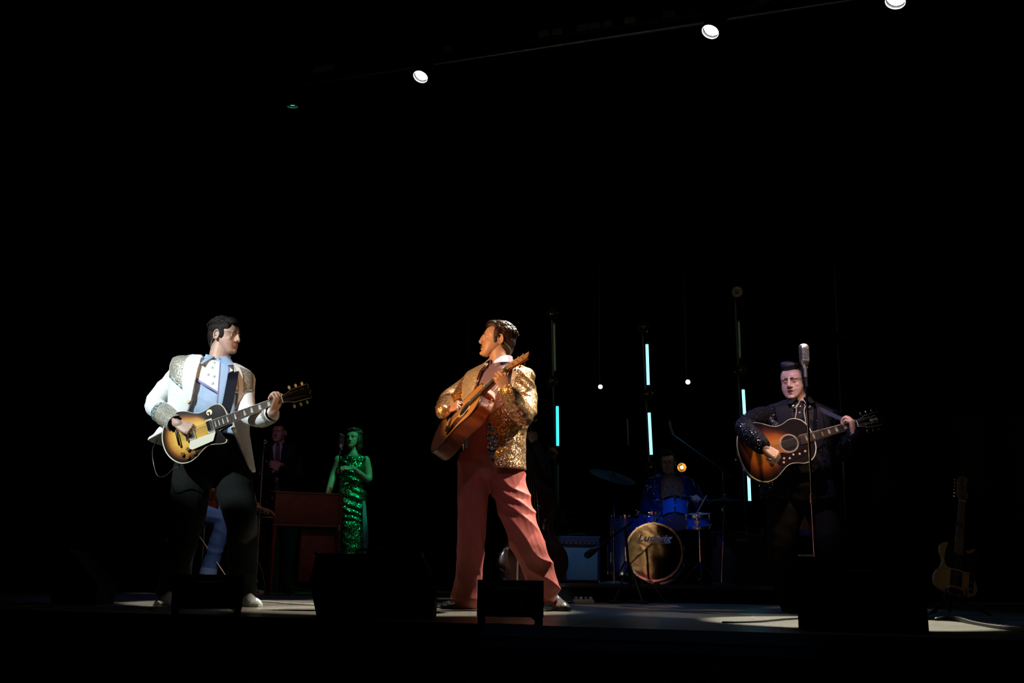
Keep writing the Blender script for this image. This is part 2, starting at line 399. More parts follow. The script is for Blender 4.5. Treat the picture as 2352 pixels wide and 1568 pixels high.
def build_head(c, R, neck_to, s=1.0, mouth='closed', lids=0.5, jaw=1.0, chin=1.0, nose=1.0, neck_r=.058, female=False):
    "returns (skin shapes, to-world function)"
    c = Vector(c); T = lambda x, y, z: c + R @ (Vector((x, y, z)) * s)
    mb = MB()
    mb.ell(T(0, -.012, .03), (.075 * s, .095 * s, .086 * s), R, 28, 18)
    rings = []
    for z, w_, f in FACE:
        wj = w_ * (jaw if z < -.02 else 1)
        back = -.03 if z > -.04 else -.03 + (-.04 - z) * .95
        cy = (f + back) / 2; hy = (f - back) / 2; r = []
        for j in range(28):
            a = 2 * PI * j / 28
            ex = 2.35
            r.append(T(wj * sgp(math.sin(a), 2 / ex), cy + hy * sgp(math.cos(a), 2 / (2.15 if math.cos(a) > 0 else 2.6)), z))
        rings.append(r)
    mb.loft(rings)
    k = nose
    mb.tube([T(0, .0855, .026), T(0, .0895, .012), T(0, .0955, .0), T(0, .1015 + .006 * (k - 1), -.016), T(0, .1055 + .01 * (k - 1), -.029)], [.008 * s, .0085 * s, .0085 * s, .0092 * s, .0108 * s], n=12)
    mb.tube([T(0, .076, .020), T(0, .080, -.005), T(0, .084, -.028)], [.013 * s, .0135 * s, .0155 * s], n=14)
    for q in (-1, 1):
        mb.ell(T(q * .0125, .096, -.034), (.0085 * s, .011 * s, .0075 * s), R, 10, 6)
        mb.ell(T(q * .026, .0790, .0185), (.021 * s, .0105 * s, .0080 * s), R, 12, 8)
        mb.ell(T(q * .036, .059, -.028), (.0235 * s, .020 * s, .026 * s), R, 12, 8)
        # upper and lower lids
        mb.ell(T(q * .030, .0700, .0075 - .0045 * (1 - lids)), (.0140 * s, .012 * s, (.0055 + .004 * (1 - lids)) * s), R, 12, 8)
        mb.ell(T(q * .030, .0700, -.0090), (.0135 * s, .0085 * s, .004 * s), R, 12, 8)
        # ear
        er = R @ Matrix.Rotation(q * .35, 3, 'Z') @ Matrix.Rotation(-.12, 3, 'X')
        ec = T(q * .079, -.008, -.004)
        mb.torus(ec, .0225 * s, .0048 * s, (er @ Vector((0, 1, 0)), er @ Vector((0, 0, 1))), 20, 8, .72, 1.28)
        mb.ell(ec - er @ Vector((q * .005, 0, 0)) * s, (.0045 * s, .014 * s, .026 * s), er, 10, 8)
        mb.ell(ec + er @ Vector((-q * .001, .006, -.024)) * s, (.005 * s, .008 * s, .008 * s), er, 10, 6)
        mb.ell(ec + er @ Vector((-q * .002, .012, -.002)) * s, (.004 * s, .005 * s, .008 * s), er, 8, 6)
    gap = {'closed': 0, 'part': .004, 'open': .009}[mouth]
    mb.ell(T(0, .0850, -.0585 + gap * .3), (.023 * s, .0085 * s, .006 * s), R, 14, 8)
    mb.ell(T(0, .0835, -.0705 - gap), (.020 * s, .009 * s, .0065 * s), R, 14, 8)
    mb.ell(T(0, .080, -.098 - gap * .6), (.021 * s * chin, .0145 * s * chin, .014 * s), R, 12, 8)
    nb = Vector(neck_to)
    mb.tube([T(0, -.012, -.03), T(0, -.018, -.075), T(0, -.02, -.1) * .5 + nb * .5, nb], [neck_r * s * .95, neck_r * s, neck_r * s * 1.02, neck_r * s * 1.18], n=20)
    if not female:
        mb.ell(T(0, .026, -.135), (.012, .012, .015), R, 10, 8)
    return mb, T
def face_parts(root, T, R, s, mats, lids=.5, mouth='closed', brow_tilt=0.0, gaze=(0, 0)):
    for q in (-1, 1):
        if lids > .15:
            e = MB().ell(T(q * .030, .0675, -.0005), (.0115 * s, .0115 * s, .0105 * s), R, 14, 10)
            eo = part('eye', e, mats['eyeball'], root)
            i = MB().ell(T(q * .030 + gaze[0], .0775, -.0008 + gaze[1]), (.0055 * s, .0025 * s, .0055 * s), R, 12, 6)
            part('iris', i, mats['iris'], eo)
        else:
            part('eyelashes', MB().tube([T(q * (.030 - .013), .0825, -.0025), T(q * .030, .0835, -.0045), T(q * (.030 + .013), .077, -.003)], [.0008, .0016, .0008], n=6), mats['brow'], root)
        b = MB().tube([T(q * .010, .0915, .0185 - brow_tilt), T(q * .020, .0905, .0210), T(q * .033, .0855, .0215), T(q * .046, .0745, .0175 + brow_tilt)], [.0022 * s, .0030 * s, .0026 * s, .0012 * s], n=8, flat=1.2)
        part('eyebrow', b, mats['brow'], root)
    gap = {'closed': 0, 'part': .004, 'open': .009}[mouth]
    l = MB()
    l.tube([T(-.022, .0855, -.064), T(-.010, .0930, -.0595 + gap * .3), T(0, .0940, -.061 + gap * .3), T(.010, .0930, -.0595 + gap * .3), T(.022, .0855, -.064)], [.001 * s, .0026 * s, .0026 * s, .0026 * s, .001 * s], n=8)
    l.tube([T(-.021, .0845, -.066), T(0, .0918, -.0695 - gap), T(.021, .0845, -.066)], [.001 * s, .0040 * s, .001 * s], n=8)
    part('lips', l, mats['lips'], root)
    if gap:
        part('mouth', MB().ell(T(0, .0900, -.065 - gap * .35), (.013 * s, .004 * s, .0035 + gap * .55), R, 12, 8), mats['mouth'], root)
def hair_mesh(T, R, s, blobs, tufts, seed=1, voxel=.0032, amp=.003):
    "blobs: (x,y,z,rx,ry,rz) ; tufts: list of (start, end, radius) strands laid on top"
    rnd = random.Random(seed); mb = MB()
    for x, y, z, a, b, c in blobs: mb.ell(T(x, y, z), (a * s, b * s, c * s), R, 22, 14)
    for p0, p1, p2, r in tufts:
        mb.tube([T(*p0), T(*p1), T(*p2)], [r * .6, r, r * .3], n=7, sub=3)
    return remesh(mb, voxel, 1, .4, lambda p: amp * noise.noise(p * 55) + amp * .8 * noise.noise(Vector((p.x * 60, p.y * 60, p.z * 190))))
def scalp_tufts(n, seed, back=.03, lift=.010, r=.0055, zmin=.02, ymax=.075, top=.045, wx=.082, wy=.098, wz=.086, cy=-.018, cz=.042, curl=0.0):
    rnd = random.Random(seed); out = []
    for _ in range(n):
        a = rnd.uniform(0, 2 * PI); ph = rnd.uniform(.05, 1.25)
        x = math.sin(ph) * math.cos(a); y = math.sin(ph) * math.sin(a); z = math.cos(ph)
        P = Vector((x * wx, cy + y * wy, cz + z * wz))
        if P.z < zmin or P.y > ymax: continue
        d = Vector((x * .25 + rnd.uniform(-.3, .3), -1 + rnd.uniform(-.3, .3), rnd.uniform(-.5, .1) - max(0, -y) * 1.0)).normalized() * back
        n_ = Vector((x, y, z)); k = rnd.uniform(.4, 1.2)
        m = P + d * .5 + n_ * lift * k; e = P + d + n_ * lift * (k * .4 + curl)
        # keep the end on the scalp
        q = Vector((e.x / wx, (e.y - cy) / wy, (e.z - cz) / wz)); q = q / max(q.length, 1e-6) * (1.02 + curl)
        e = Vector((q.x * wx, cy + q.y * wy, cz + q.z * wz))
        out.append((tuple(P), tuple(m), tuple(e), r * rnd.uniform(.7, 1.2)))
    return out
def build_hand(wrist, fwd, dorsal, side, curls=(.5, .6, .7, .8), thumb=((.6, .7, -.35), .5), s=1.0, spread=.06, fore=None):
    """wrist point, direction of the metacarpals, direction the back of the hand faces; curls per finger (radians at the knuckle;
    the two outer joints bend 1.2x and .8x as far); thumb = (base direction in hand space, bend)"""
    f = Vector(fwd).normalized(); d = Vector(dorsal); d = (d - f * d.dot(f)).normalized()
    t = d.cross(f) if side == 'R' else f.cross(d)
    wv = Vector(wrist); P = lambda x, y, z: wv + (f * x + t * y + d * z) * s
    Rm = Matrix((f, t, d)).transposed(); mb = MB()
    rings = []
    for x, w_, h in ((-.02, .026, .019), (.0, .027, .018), (.02, .034, .0175), (.05, .041, .0165), (.08, .042, .0145), (.094, .039, .011)):
        rings.append([P(x, w_ * sgp(math.cos(2 * PI * j / 20), .8), h * .85 * sgp(math.sin(2 * PI * j / 20), .8) - .003) for j in range(20)])
    mb.loft(rings)
    mb.ell(P(.03, .024, -.010), (.028 * s, .016 * s, .014 * s), Rm, 12, 8)
    ys = (.0305, .0105, -.0105, -.030); Ls = (.043, .048, .045, .034); r0 = (.0092, .0095, .009, .0082)
    for i in range(4):
        c = curls[i]; cs = c if isinstance(c, (tuple, list)) else (c, c * 1.2, c * .8)
        a = 0.0; p = Vector((.088 - (.004 if i in (0,) else 0) - (.009 if i == 3 else 0), ys[i], -.002)); pts = [p.copy()]
        sp = (1.5 - i) * spread
        for j, (L, cc) in enumerate(zip((Ls[i], Ls[i] * .62, Ls[i] * .52), cs)):
            a += cc
            p = p + Vector((math.cos(a) * math.cos(sp), math.sin(sp) * math.cos(a), -math.sin(a))) * L; pts.append(p.copy())
        pts = [P(*q) for q in pts]; rr = [r0[i] * s * k for k in (1.08, 1.0, .9, .78)]
        mb.tube(pts, rr, n=12, sub=3)
        mb.ell(pts[0] + d * .002 * s, (r0[i] * 1.15 * s,) * 3, None, 10, 8); mb.ell(pts[1], (rr[1] * 1.06,) * 3, None, 10, 8)
    td, tb = thumb; td = Vector(td).normalized(); p = Vector((.022, .026, -.008)); pts = [p.copy()]
    bend = Vector((.5, -.8, -.15))
    for L, k in ((.042, 0), (.034, tb), (.027, tb * 1.6)):
        dd = (td + bend * k).normalized(); p = p + dd * L; pts.append(p.copy())
    mb.tube([P(*q) for q in pts], [.0125 * s, .0115 * s, .0108 * s, .009 * s], n=12, sub=3)
    q0 = P(.012, 0, -.002); q1 = P(-.008, 0, -.002); e = q1 + ((Vector(fore) - q1).normalized() * .055 if fore is not None else -f * .015)
    mb.tube([q0, q1, e], [.0235 * s, .0245 * s, .0265 * s], n=16)
    return mb, P
def shoe(root, heel, toe, mat_up, mat_sole, w=.048, h=.075, name='shoe', roll=0.0, pointed=.6, sole_t=.022, instep=1.0):
    heel = Vector(heel); toe = Vector(toe); ax = (toe - heel); L = ax.length; ax.normalize()
    up = Vector((0, 0, 1)); up = (up - ax * up.dot(ax)).normalized(); sd = ax.cross(up)
    secs = [(0, .55, .95), (.06, .75, 1.0), (.25, .8, 1.05 * instep), (.42, .85, .92 * instep), (.6, .98, .66), (.78, 1, .5), (.92, pointed, .38), (1, pointed * .35, .18)]
    up_m = MB(); so = MB(); ru = []; rs = []
    for x, ww, hh in secs:
        c = heel + ax * (x * L); W_ = w * ww; H = h * hh; r = []
        for j in range(20):
            a = 2 * PI * j / 20; yy = math.cos(a) * W_; zz = math.sin(a)
            r.append(c + sd * (yy * (1 if zz < 0 else (1 - .25 * zz * zz))) + up * (sole_t * .5 + (H * zz if zz > 0 else .008 * zz)))
        ru.append(r)
        W2 = W_ + .003
        rs.append([c + sd * (a * W2) + up * b for a, b in ((-1, 0), (1, 0), (1, sole_t * .7), (-1, sole_t * .7))])
    up_m.loft(ru); so.loft(rs)
    o = part(name, remesh(up_m, .0045, 2), mat_up, root)
    part('sole', so, mat_sole, o, auto=.5)
    return o
def limb(mb, pts, rad, **k): return mb.tube(pts, rad, n=18, sub=6, **k)
def collar(root, c, fwd, mat_, r=.064, h=.038, fall=.05, gap=16, name='collar', point=.055, tilt=(0, 0), open_=.0):
    "turned-down shirt collar around the neck base c: stand, fold and two pointed leaves"
    c = Vector(c); f = Vector((fwd[0], fwd[1], 0)).normalized(); lat = Vector((-f.y, f.x, 0)); lat = lat if lat.x > 0 else -lat
    out = []
    for sgn in (-1, 1):
        mb = MB(); rings = []
        for i in range(17):
            u = i / 16; d = math.radians(gap + (182 - gap) * u); fr = max(0, 1 - u * 2.4)
            dr = f * math.cos(d) + lat * (sgn * math.sin(d)); up = Vector((tilt[0] * dr.x, 0, 1)) if 0 else Vector((0, 0, 1))
            rr = r * (1 + .10 * fr)
            stand = c + dr * rr + up * (-.012 - .03 * fr); top = c + dr * (rr + .002) + up * (h * (1 - .55 * fr))
            fold = c + dr * (rr + .009) + up * (h * (1 - .55 * fr) + .001)
            pt = c + dr * (rr + .014 + point * fr) + up * (h * (1 - .5 * fr) - fall * (1 - .25 * fr) - point * .35 * fr ** 1.5) + lat * (sgn * (.022 + open_) * fr)
            rings.append([stand, top, fold, pt, pt - dr * .003 - up * .002, fold - dr * .003 - up * .004, top - up * .006 + dr * .001, stand + dr * .002])
        mb.loft(rings); out.append(part(name, mb, mat_, root, auto=.9))
    return out

# ------------------------------------------------------------ guitars (local: X along the neck, Y towards the bass side, Z out of the top; bridge at X = 0)
def smooth_outline(pts, sub=6, sharp=()):
    n = len(pts); out = []
    for i in range(n):
        p0, p1, p2, p3 = (Vector((*pts[(i + k - 1) % n], 0)) for k in range(4))
        if i in sharp: out.append((p1.x, p1.y))
        else:
            for k in range(sub):
                q = cr(p0, p1, p2, p3, k / sub); out.append((q.x, q.y))
    return out
def mirror_outline(half): return half + [(x, -y) for x, y in reversed(half) if abs(y) > 1e-4]
def guitar(name, label, bridge, nut, normal, o):
    x = Vector(nut) - Vector(bridge); R = frame(x, normal); g = empty(name, bridge, label, 'guitar', rot=R)
    S = o['scale']; th = o['thick']; out = smooth_outline(o['outline'], 6); zt = 0.0
    kw = dict(local=True)
    # body: sides and back, then the top as nested rings carrying the distance in from the rim
    cx = sum(p[0] for p in out) / len(out)
    b = MB(); rg = []
    for z, ins in ((-th, .012), (-th + .004, .004), (-th + .012, 0), (-.004, 0)):
        rg.append([Vector((cx + (px - cx) * (1 - ins / .2), py * (1 - ins / .2), z)) for px, py in out])
    b.loft(rg); part('body', b, o['side'], g, auto=.5, **kw)
    t = MB(); rg = []; at = []; K = 16
    # inward offset along a blend of the local normal and the centre
    n = len(out); cen = []
    lobes = o['lobes']
    for (px, py) in out:
        l = min(lobes, key=lambda q: (q[0] - px) ** 2 + ((q[1] - py)) ** 2); cen.append(l)
    # smooth the centres so that rings do not cross
    for _ in range(30): cen = [((cen[i - 1][0] + 2 * cen[i][0] + cen[(i + 1) % n][0]) / 4, (cen[i - 1][1] + 2 * cen[i][1] + cen[(i + 1) % n][1]) / 4) for i in range(n)]
    for k in range(K + 1):
        f = k / K; arch = o.get('arch', 0) * (1 - (1 - f) ** 2)
        rg.append([Vector((px + (c[0] - px) * f * .999, py + (c[1] - py) * f * .999, arch)) for (px, py), c in zip(out, cen)]); at += [f * (o['bfn'](rg[-1][q_].x, rg[-1][q_].y) if o.get('bfn') else 1) for q_ in range(n)]
    t.loft(rg, cap=False)
    m = len(t.v); t.f.append(tuple(range(m - n, m)))
    mesh_obj('top', t.v, t.f, o['top'], g, attr=('burst', at), auto=1.2, **kw)
    bd = MB(); bd.loft([[Vector((cx + (px - cx) * q, py * q, z)) for px, py in out] for q, z in ((1.012, -.006), (1.012, .0012), (.985, .0014), (.985, -.001), (.985, -.006), (1.012, -.006))], cap=False)
    part('binding', bd, o['binding'], g, auto=1, **kw)
    # neck
    jx = o['joint']; zf = o['fz']; nw = .0215; bw = .028
    rg = []
    for i in range(9):
        u = i / 8; xx = (jx - .02) + (S - jx + .02) * u; hw = bw + (nw - bw) * u
        rg.append([Vector((xx, hw * math.cos(a), zf - .004 + (.0 if math.sin(a) > 0 else .022 * math.sin(a)))) for a in [2 * PI * j / 16 for j in range(16)]])
    part('neck', MB().loft(rg), o['neck'], g, **kw)
    fe = o['fbend']; fb = MB()
    w1 = bw + (bw - nw) * (jx - fe) / (S - jx)
    fb.prism([(fe, -w1), (S, -nw), (S, nw), (fe, w1)], zf - .004, zf + .003); fo = part('fretboard', fb, o['fboard'], g, auto=.5, **kw)
    if o.get('fbinding'):
        for sg in (-1, 1): part('fretboard_binding', MB().tube([(fe, sg * w1, zf), (S, sg * nw, zf)], .0022, n=6, spl=False), o['binding'], fo, **kw)
    wd = lambda xx: nw + (w1 - nw) * (S - xx) / (S - fe)
    fx = [S - S * (1 - 2 ** (-i / 12)) for i in range(1, 30)]; fx = [q for q in fx if q > fe + .004][:22]
    base = None
    for q in fx:
        part('fret', MB().tube([(q, -wd(q), zf + .0035), (q, wd(q), zf + .0035)], .0013, n=6, spl=False), METAL['nickel'], fo, **kw)
    ed = [S] + fx
    for i in (3, 5, 7, 9, 12, 15, 17, 19, 21):
        if o.get('inlay') and i < len(ed):
            a, b_ = ed[i], ed[i - 1]; d = (b_ - a); c = (a + b_) / 2; k = wd(c)
            if o['inlay'] == 'trap': pr = [(c - d * .30, -k * .62), (c + d * .34, -k * .62), (c + d * .24, k * .62), (c - d * .20, k * .62)]
            else: pr = [(c - d * .28, 0), (c - d * .18, k * .66), (c + d * .05, k * .5), (c + d * .22, k * .72), (c + d * .3, 0), (c + d * .22, -k * .72), (c + d * .05, -k * .5), (c - d * .18, -k * .66)]
            part('inlay', MB().prism(pr, zf + .0031, zf + .0038), o['pearl'], fo, auto=.5, **kw)
    part('nut', MB().box((S + .002, 0, zf + .001), (.005, .046, .010)), o['bone'], g, auto=.5, **kw)
    # headstock, tipped back
    hs = o['head']; A = Matrix.Translation((S + .003, 0, zf - .002)) @ Matrix.Rotation(math.radians(o.get('htilt', 12)), 4, 'Y')
    hd = part('headstock', MB().prism(smooth_outline(hs, 3, sharp=range(len(hs))), -.014, 0, A), o['neck'] if o.get('hback') else o['hface'], g, auto=.5, **kw)
    if o.get('hback'): part('face_veneer', MB().prism([(p[0] * .995 + .0005, p[1] * .985) for p in hs], 0, .0012, A), o['hface'], hd, auto=.5, **kw)
    if o.get('hinlay'): part('inlay', MB().prism(o['hinlay'], 0.0012, .002, A), o['pearl'], hd, auto=.5, **kw)
    if o.get('hline'):
        part('edge_line', MB().loft([[A @ Vector((p[0], p[1] * q, z)) for p in hs] for q, z in ((1.02, -.004), (1.02, .001), (.95, .0012), (1.02, -.004))], cap=False), o['binding'], hd, auto=1, **kw)
    for (tx, ty, kx, ky) in o['pegs']:
        pg = MB(); pg.cyl(A @ Vector((tx, ty, 0)), A @ Vector((tx, ty, .016)), .0035, 10, .003); pg.cyl(A @ Vector((tx, ty, .001)), A @ Vector((tx, ty, .003)), .0065, 12)
        po = part('tuning_post', pg, METAL['chrome'], hd, **kw)
        dv = Vector((kx - tx, ky - ty, 0)); 
        kn = MB(); kn.cyl(A @ Vector((tx, ty, -.018)), A @ Vector((kx - dv.x * .2, ky - dv.y * .2, -.018)), .0022, 8)
        part('tuner_shaft', kn, METAL['chrome'], po, **kw)
        part('tuner_button', MB().ell(A @ Vector((kx, ky, -.018)), (.0085, .0125, .0045) if o.get('bigkeys') else (.0075, .010, .004), A.to_3x3(), 12, 8), o['keys'], po, **kw)
    ys = [.0175 - .007 * i for i in range(6)]
    for i, y in enumerate(ys):
        p = o['pegs'][i]
        part('string', MB().tube([(o['tail'], y * 1.35, o['sz']), (0.0, y * 1.35, o['sz'] + .002), (S, y * 1.02, zf + .0062), tuple(A @ Vector((p[0], p[1], .008)))], .00065 + .0001 * (5 - i), n=5, round_ends=False, spl=False), METAL['string'], g, **kw)
    return g
HEAD33 = [(0, -.022), (.02, -.024), (.045, -.032), (.06, -.040), (.165, -.046), (.172, -.036), (.165, -.018), (.178, 0), (.165, .018), (.172, .036), (.165, .046), (.06, .040), (.045, .032), (.02, .024), (0, .022)]
HEADSQ = [(0, -.022), (.02, -.027), (.035, -.034), (.185, -.037), (.19, 0), (.185, .037), (.035, .034), (.02, .027), (0, .022)]
def pegs33(w=.024, xs=(.055, .095, .135), out_=.062):
    a = [(q, w, q, out_) for q in xs]; b = [(q, -w, q, -out_) for q in reversed(xs)]
    return a + b

# ------------------------------------------------------------ common materials
METAL = {'chrome': mat('chrome', (.8, .8, .82), .12, 1), 'nickel': mat('nickel', (.75, .73, .68), .25, 1), 'string': mat('string', (.7, .62, .5), .3, 1),
         'gold': mat('gold', (.9, .62, .22), .22, 1), 'steel': mat('steel', (.5, .5, .52), .3, 1), 'darksteel': mat('dark_steel', (.12, .12, .13), .35, 1)}
BLACK = mat('black_paint', (.007, .007, .008), .6, spec=.25)
BLACKTOLEX = mat('black_tolex', (.005, .005, .005), .75, spec=.12, bump=.4, bscale=400)
BLACKCLOTH = mat('black_cloth', (.0015, .0015, .0018), 1.0, spec=.02)
RUBBER = mat('rubber', (.012, .012, .012), .6)
WHITE = mat('white_plastic', (.75, .75, .72), .4)
IVORY = mat('ivory', (.78, .68, .42), .35)
PEARL = mat('pearl', (.75, .78, .74), .15, .0, vary=.25, vscale=90, coat=1)
BONE = mat('bone', (.8, .76, .66), .4)
ROSE = mat('rosewood', (.035, .016, .012), .4, vary=.5, vscale=120)
EBON = mat('dark_gloss', (.008, .007, .007), .15, coat=1)
FACEM = lambda iris, brow, lips=(.42, .13, .10): {'eyeball': mat('eyeball', (.7, .68, .65), .15), 'iris': mat('iris', iris, .1), 'brow': mat('brow', brow, .9), 'lips': mat('lips', lips, .4), 'mouth': mat('mouth', (.03, .006, .006), .6)}
# ------------------------------------------------------------ stage
SA = math.radians(-18.5)                                   # the stage front runs away to the left
su = Vector((math.cos(SA), math.sin(SA), 0)); sv_ = Vector((-su.y, su.x, 0))
F0 = G(1300, 1, 0); 
e0 = W(1300, 1440, 4.3); e0 = EYE + (e0 - EYE) * (EYE.z / (EYE.z - e0.z)); e0.z = 0
def ST(u, v, z=0.0): return e0 + su * u + sv_ * v + Vector((0, 0, z))
def stagefloor():
    m, t, b = newmat('painted_stage_floor'); N = t.nodes.new; L = t.links.new
    tc = N('ShaderNodeTexCoord')
    mp = N('ShaderNodeMapping'); mp.inputs['Rotation'].default_value = (0, 0, -SA); mp.inputs['Scale'].default_value = (1.2, 14, 1); L(tc.outputs['Object'], mp.inputs[0])
    n = N('ShaderNodeTexNoise'); n.inputs['Scale'].default_value = 3; n.inputs['Detail'].default_value = 8; n.inputs['Roughness'].default_value = .7; L(mp.outputs[0], n.inputs['Vector'])
    n2 = N('ShaderNodeTexNoise'); n2.inputs['Scale'].default_value = 160; n2.inputs['Detail'].default_value = 2; L(tc.outputs['Object'], n2.inputs['Vector'])
    mul = N('ShaderNodeMath'); mul.operation = 'MULTIPLY'; L(n.outputs['Fac'], mul.inputs[0]); L(n2.outputs['Fac'], mul.inputs[1])
    r = N('ShaderNodeValToRGB'); r.color_ramp.elements[0].position = .12; r.color_ramp.elements[1].position = .42
    r.color_ramp.elements[0].color = (.028, .027, .027, 1); r.color_ramp.elements[1].color = (.26, .24, .19, 1); L(mul.outputs[0], r.inputs['Fac']); L(r.outputs['Color'], b.inputs['Base Color'])
    rr = N('ShaderNodeMapRange'); rr.inputs['To Min'].default_value = .16; rr.inputs['To Max'].default_value = .5; L(n.outputs['Fac'], rr.inputs['Value']); L(rr.outputs[0], b.inputs['Roughness'])
    bp = N('ShaderNodeBump'); bp.inputs['Strength'].default_value = .12; bp.inputs['Distance'].default_value = .004; L(n2.outputs['Fac'], bp.inputs['Height']); L(bp.outputs[0], b.inputs['Normal'])
    return m
FLOORM = stagefloor()
fl = MB()
c8 = [ST(-9, .03, 0), ST(9, .03, 0), ST(9, 13, 0), ST(-9, 13, 0)]
fl.loft([[p + Vector((0, 0, -.04)) for p in c8], c8]); floor = part('floor', fl, FLOORM, None, smooth=False); tag(floor, kind='structure')
# deck boards: long sheets with narrow joints, lying across the front of the floor
sheet = None
for i in range(-4, 5):
    for j in range(0, 3):
        mbs = MB(); g_ = .003
        q = [ST(i * 2.0 + g_ + (j % 2), .03 + j * 1.2 + g_, .0), ST((i + 1) * 2.0 - g_ + (j % 2), .03 + j * 1.2 + g_, 0), ST((i + 1) * 2.0 - g_ + (j % 2), .03 + (j + 1) * 1.2 - g_, 0), ST(i * 2.0 + g_ + (j % 2), .03 + (j + 1) * 1.2 - g_, 0)]
        mbs.loft([q, [p + Vector((0, 0, .004)) for p in q]]); part('floor_panel', mbs, FLOORM, floor, smooth=False)
def bar(u0, u1, v0, v1, z0, z1):
    return MB().loft([[ST(u0, v0, z0), ST(u1, v0, z0), ST(u1, v1, z0), ST(u0, v1, z0)], [ST(u0, v0, z1), ST(u1, v0, z1), ST(u1, v1, z1), ST(u0, v1, z1)]])
tag(part('trim_1', bar(-9, 9, -.01, .03, -.045, .004), mat('nosing', (.10, .11, .12), .35), None, smooth=False), kind='structure')
tag(part('trim_2', bar(-9, 9, -.05, .0, -.085, -.055), mat('batten', (.06, .065, .07), .4), None, smooth=False), kind='structure')
tag(part('trim_3', bar(-9, 9, -.03, .0, -.20, -.17), mat('low_batten', (.012, .008, .007), .4), None, smooth=False), kind='structure')
tag(part('wall_front', bar(-9, 9, .0, .04, -1.4, -.045), mat('apron_black', (.006, .004, .004), .8), None, smooth=False), kind='structure')
BKV = 8.6
# black masking curtain with real pleats, behind everything
def curtain(name, P0, P1, z0, z1, n=360, amp=.05):
    mb = MB(); P0 = Vector(P0); P1 = Vector(P1); d = (P1 - P0); nn = Vector((-d.y, d.x, 0)).normalized(); A = []; B = []
    for i in range(n + 1):
        u = i / n; o = nn * (amp * math.sin(u * n * .55) + amp * .5 * math.sin(u * n * .23 + 1)); p = P0 + d * u + o
        A.append(p + Vector((0, 0, z0))); B.append(p + Vector((0, 0, z1)))
    fs = [(i, i + 1, n + 2 + i, n + 1 + i) for i in range(n)]
    mb.add(A + B, fs); o = part(name, mb, BLACKCLOTH, None); tag(o, kind='structure'); return o
curtain('wall_back', ST(-9, BKV + .6), ST(9, BKV + .6), 0, 7.5)
curtain('wall_left', ST(-8.8, .6), ST(-8.8, BKV + .5), 0, 7.5, 180)
curtain('wall_right', ST(8.8, .6), ST(8.8, BKV + .5), 0, 7.5, 180)
# ------------------------------------------------------------ riser
RY = 9.05
rl = G(1262, RY + .04); rr_ = G(1830, RY - .02); RZ = W(1500, 1342.5, RY).z
rd = (rr_ - rl).normalized(); rn = Vector((-rd.y, rd.x, 0))
RW = (rr_ - rl).length + .25
def RP(a, b, z=0): return rl + rd * a + rn * b + Vector((0, 0, z))
riser = empty('drum_riser', RP(RW / 2, .9), 'low black platform the drum kit and two amplifiers stand on', 'platform')
part('deck', MB().loft([[RP(0, 0, RZ - .03), RP(RW, 0, RZ - .03), RP(RW, 1.7, RZ - .03), RP(0, 1.7, RZ - .03)], [RP(0, 0, RZ), RP(RW, 0, RZ), RP(RW, 1.7, RZ), RP(0, 1.7, RZ)]]), mat('riser_deck', (.03, .035, .04), .35), riser, smooth=False)
part('skirt', MB().loft([[RP(.01, .01, 0), RP(RW - .01, .01, 0), RP(RW - .01, 1.69, 0), RP(.01, 1.69, 0)], [RP(.01, .01, RZ - .03), RP(RW - .01, .01, RZ - .03), RP(RW - .01, 1.69, RZ - .03), RP(.01, 1.69, RZ - .03)]]), mat('riser_black', (.003, .003, .003), .8, spec=.08), riser, smooth=False)
part('edge_strip', MB().loft([[RP(0, -.004, RZ - .008), RP(RW, -.004, RZ - .008), RP(RW, .004, RZ + .001), RP(0, .004, RZ + .001)][0:2] + [RP(RW, .004, RZ - .008), RP(0, .004, RZ - .008)], [RP(0, -.004, RZ + .001), RP(RW, -.004, RZ + .001), RP(RW, .004, RZ + .001), RP(0, .004, RZ + .001)]]), METAL['darksteel'], riser, smooth=False)

# ============================================================ guitarist in the white jacket (left)
SKIN = mat('skin', (.52, .33, .25), .5, bump=.05, bscale=200, vary=.08, vscale=60)
Y = 6.3
L = empty('person', G(480, Y), 'man in white jacket and blue shirt looking right while playing an electric guitar', 'person')
WHITEC = mat('white_wool', (.80, .80, .77), .75, bump=.15, bscale=300, sheen=.2)
GLIT = sequin('silver_brocade', (.36, .34, .27), (.70, .66, .54), 300, .4, .5, 18, dark=(.06, .06, .05), patw=.07, base=.25, metal=.3)
PIPING = sequin('iridescent_trim', (.45, .62, .60), (.75, .80, .82), 200, .3, .7, 30, dens=.6)
BLUESH = mat('blue_shirt', (.36, .52, .72), .7, bump=.1, bscale=200)
TROUS = mat('charcoal_trousers', (.0075, .009, .008), .9, spec=.12, bump=.2, bscale=500)
tl = Torso([(478, 822, 522, 830, Y, .070), (440, 822, 552, 843, Y, .095), (409, 832, 571, 860, Y - .02, .115), (402, 880, 572, 897, Y - .05, .13), (399, 930, 568, 935, Y - .06, .125),
            (390, 972, 560, 985, Y - .04, .12), (357, 1016, 570, 1080, Y - .02, .145)], (.12, -1))
EL = [(478, 526), (471, 529), (463, 540), (452, 545), (443, 541), (425, 527), (370, 561)]
el = [tl.edge(i, a) for i, (a, b) in enumerate(EL)]; er = [tl.edge(i, b) for i, (a, b) in enumerate(EL)]
el[6] = -80; er[6] = 72
f1 = folds(.004, 3, 9, 3)
jk = tl.shell(el, er, .012, .014)
shl = [W(430, 846, Y), W(400, 872, Y), W(357, 924, Y - .03), W(371, 946, Y - .14), W(400, 970, Y - .27)]
sl = limb(MB(), shl, [.064, .064, .062, .060, .052])
shr = [W(548, 867, Y), W(561, 895, Y - .03), W(568, 946, Y - .16), W(592, 958, Y - .27), W(621, 951, Y - .36)]
limb(sl, shr, [.060, .054, .056, .058, .052])
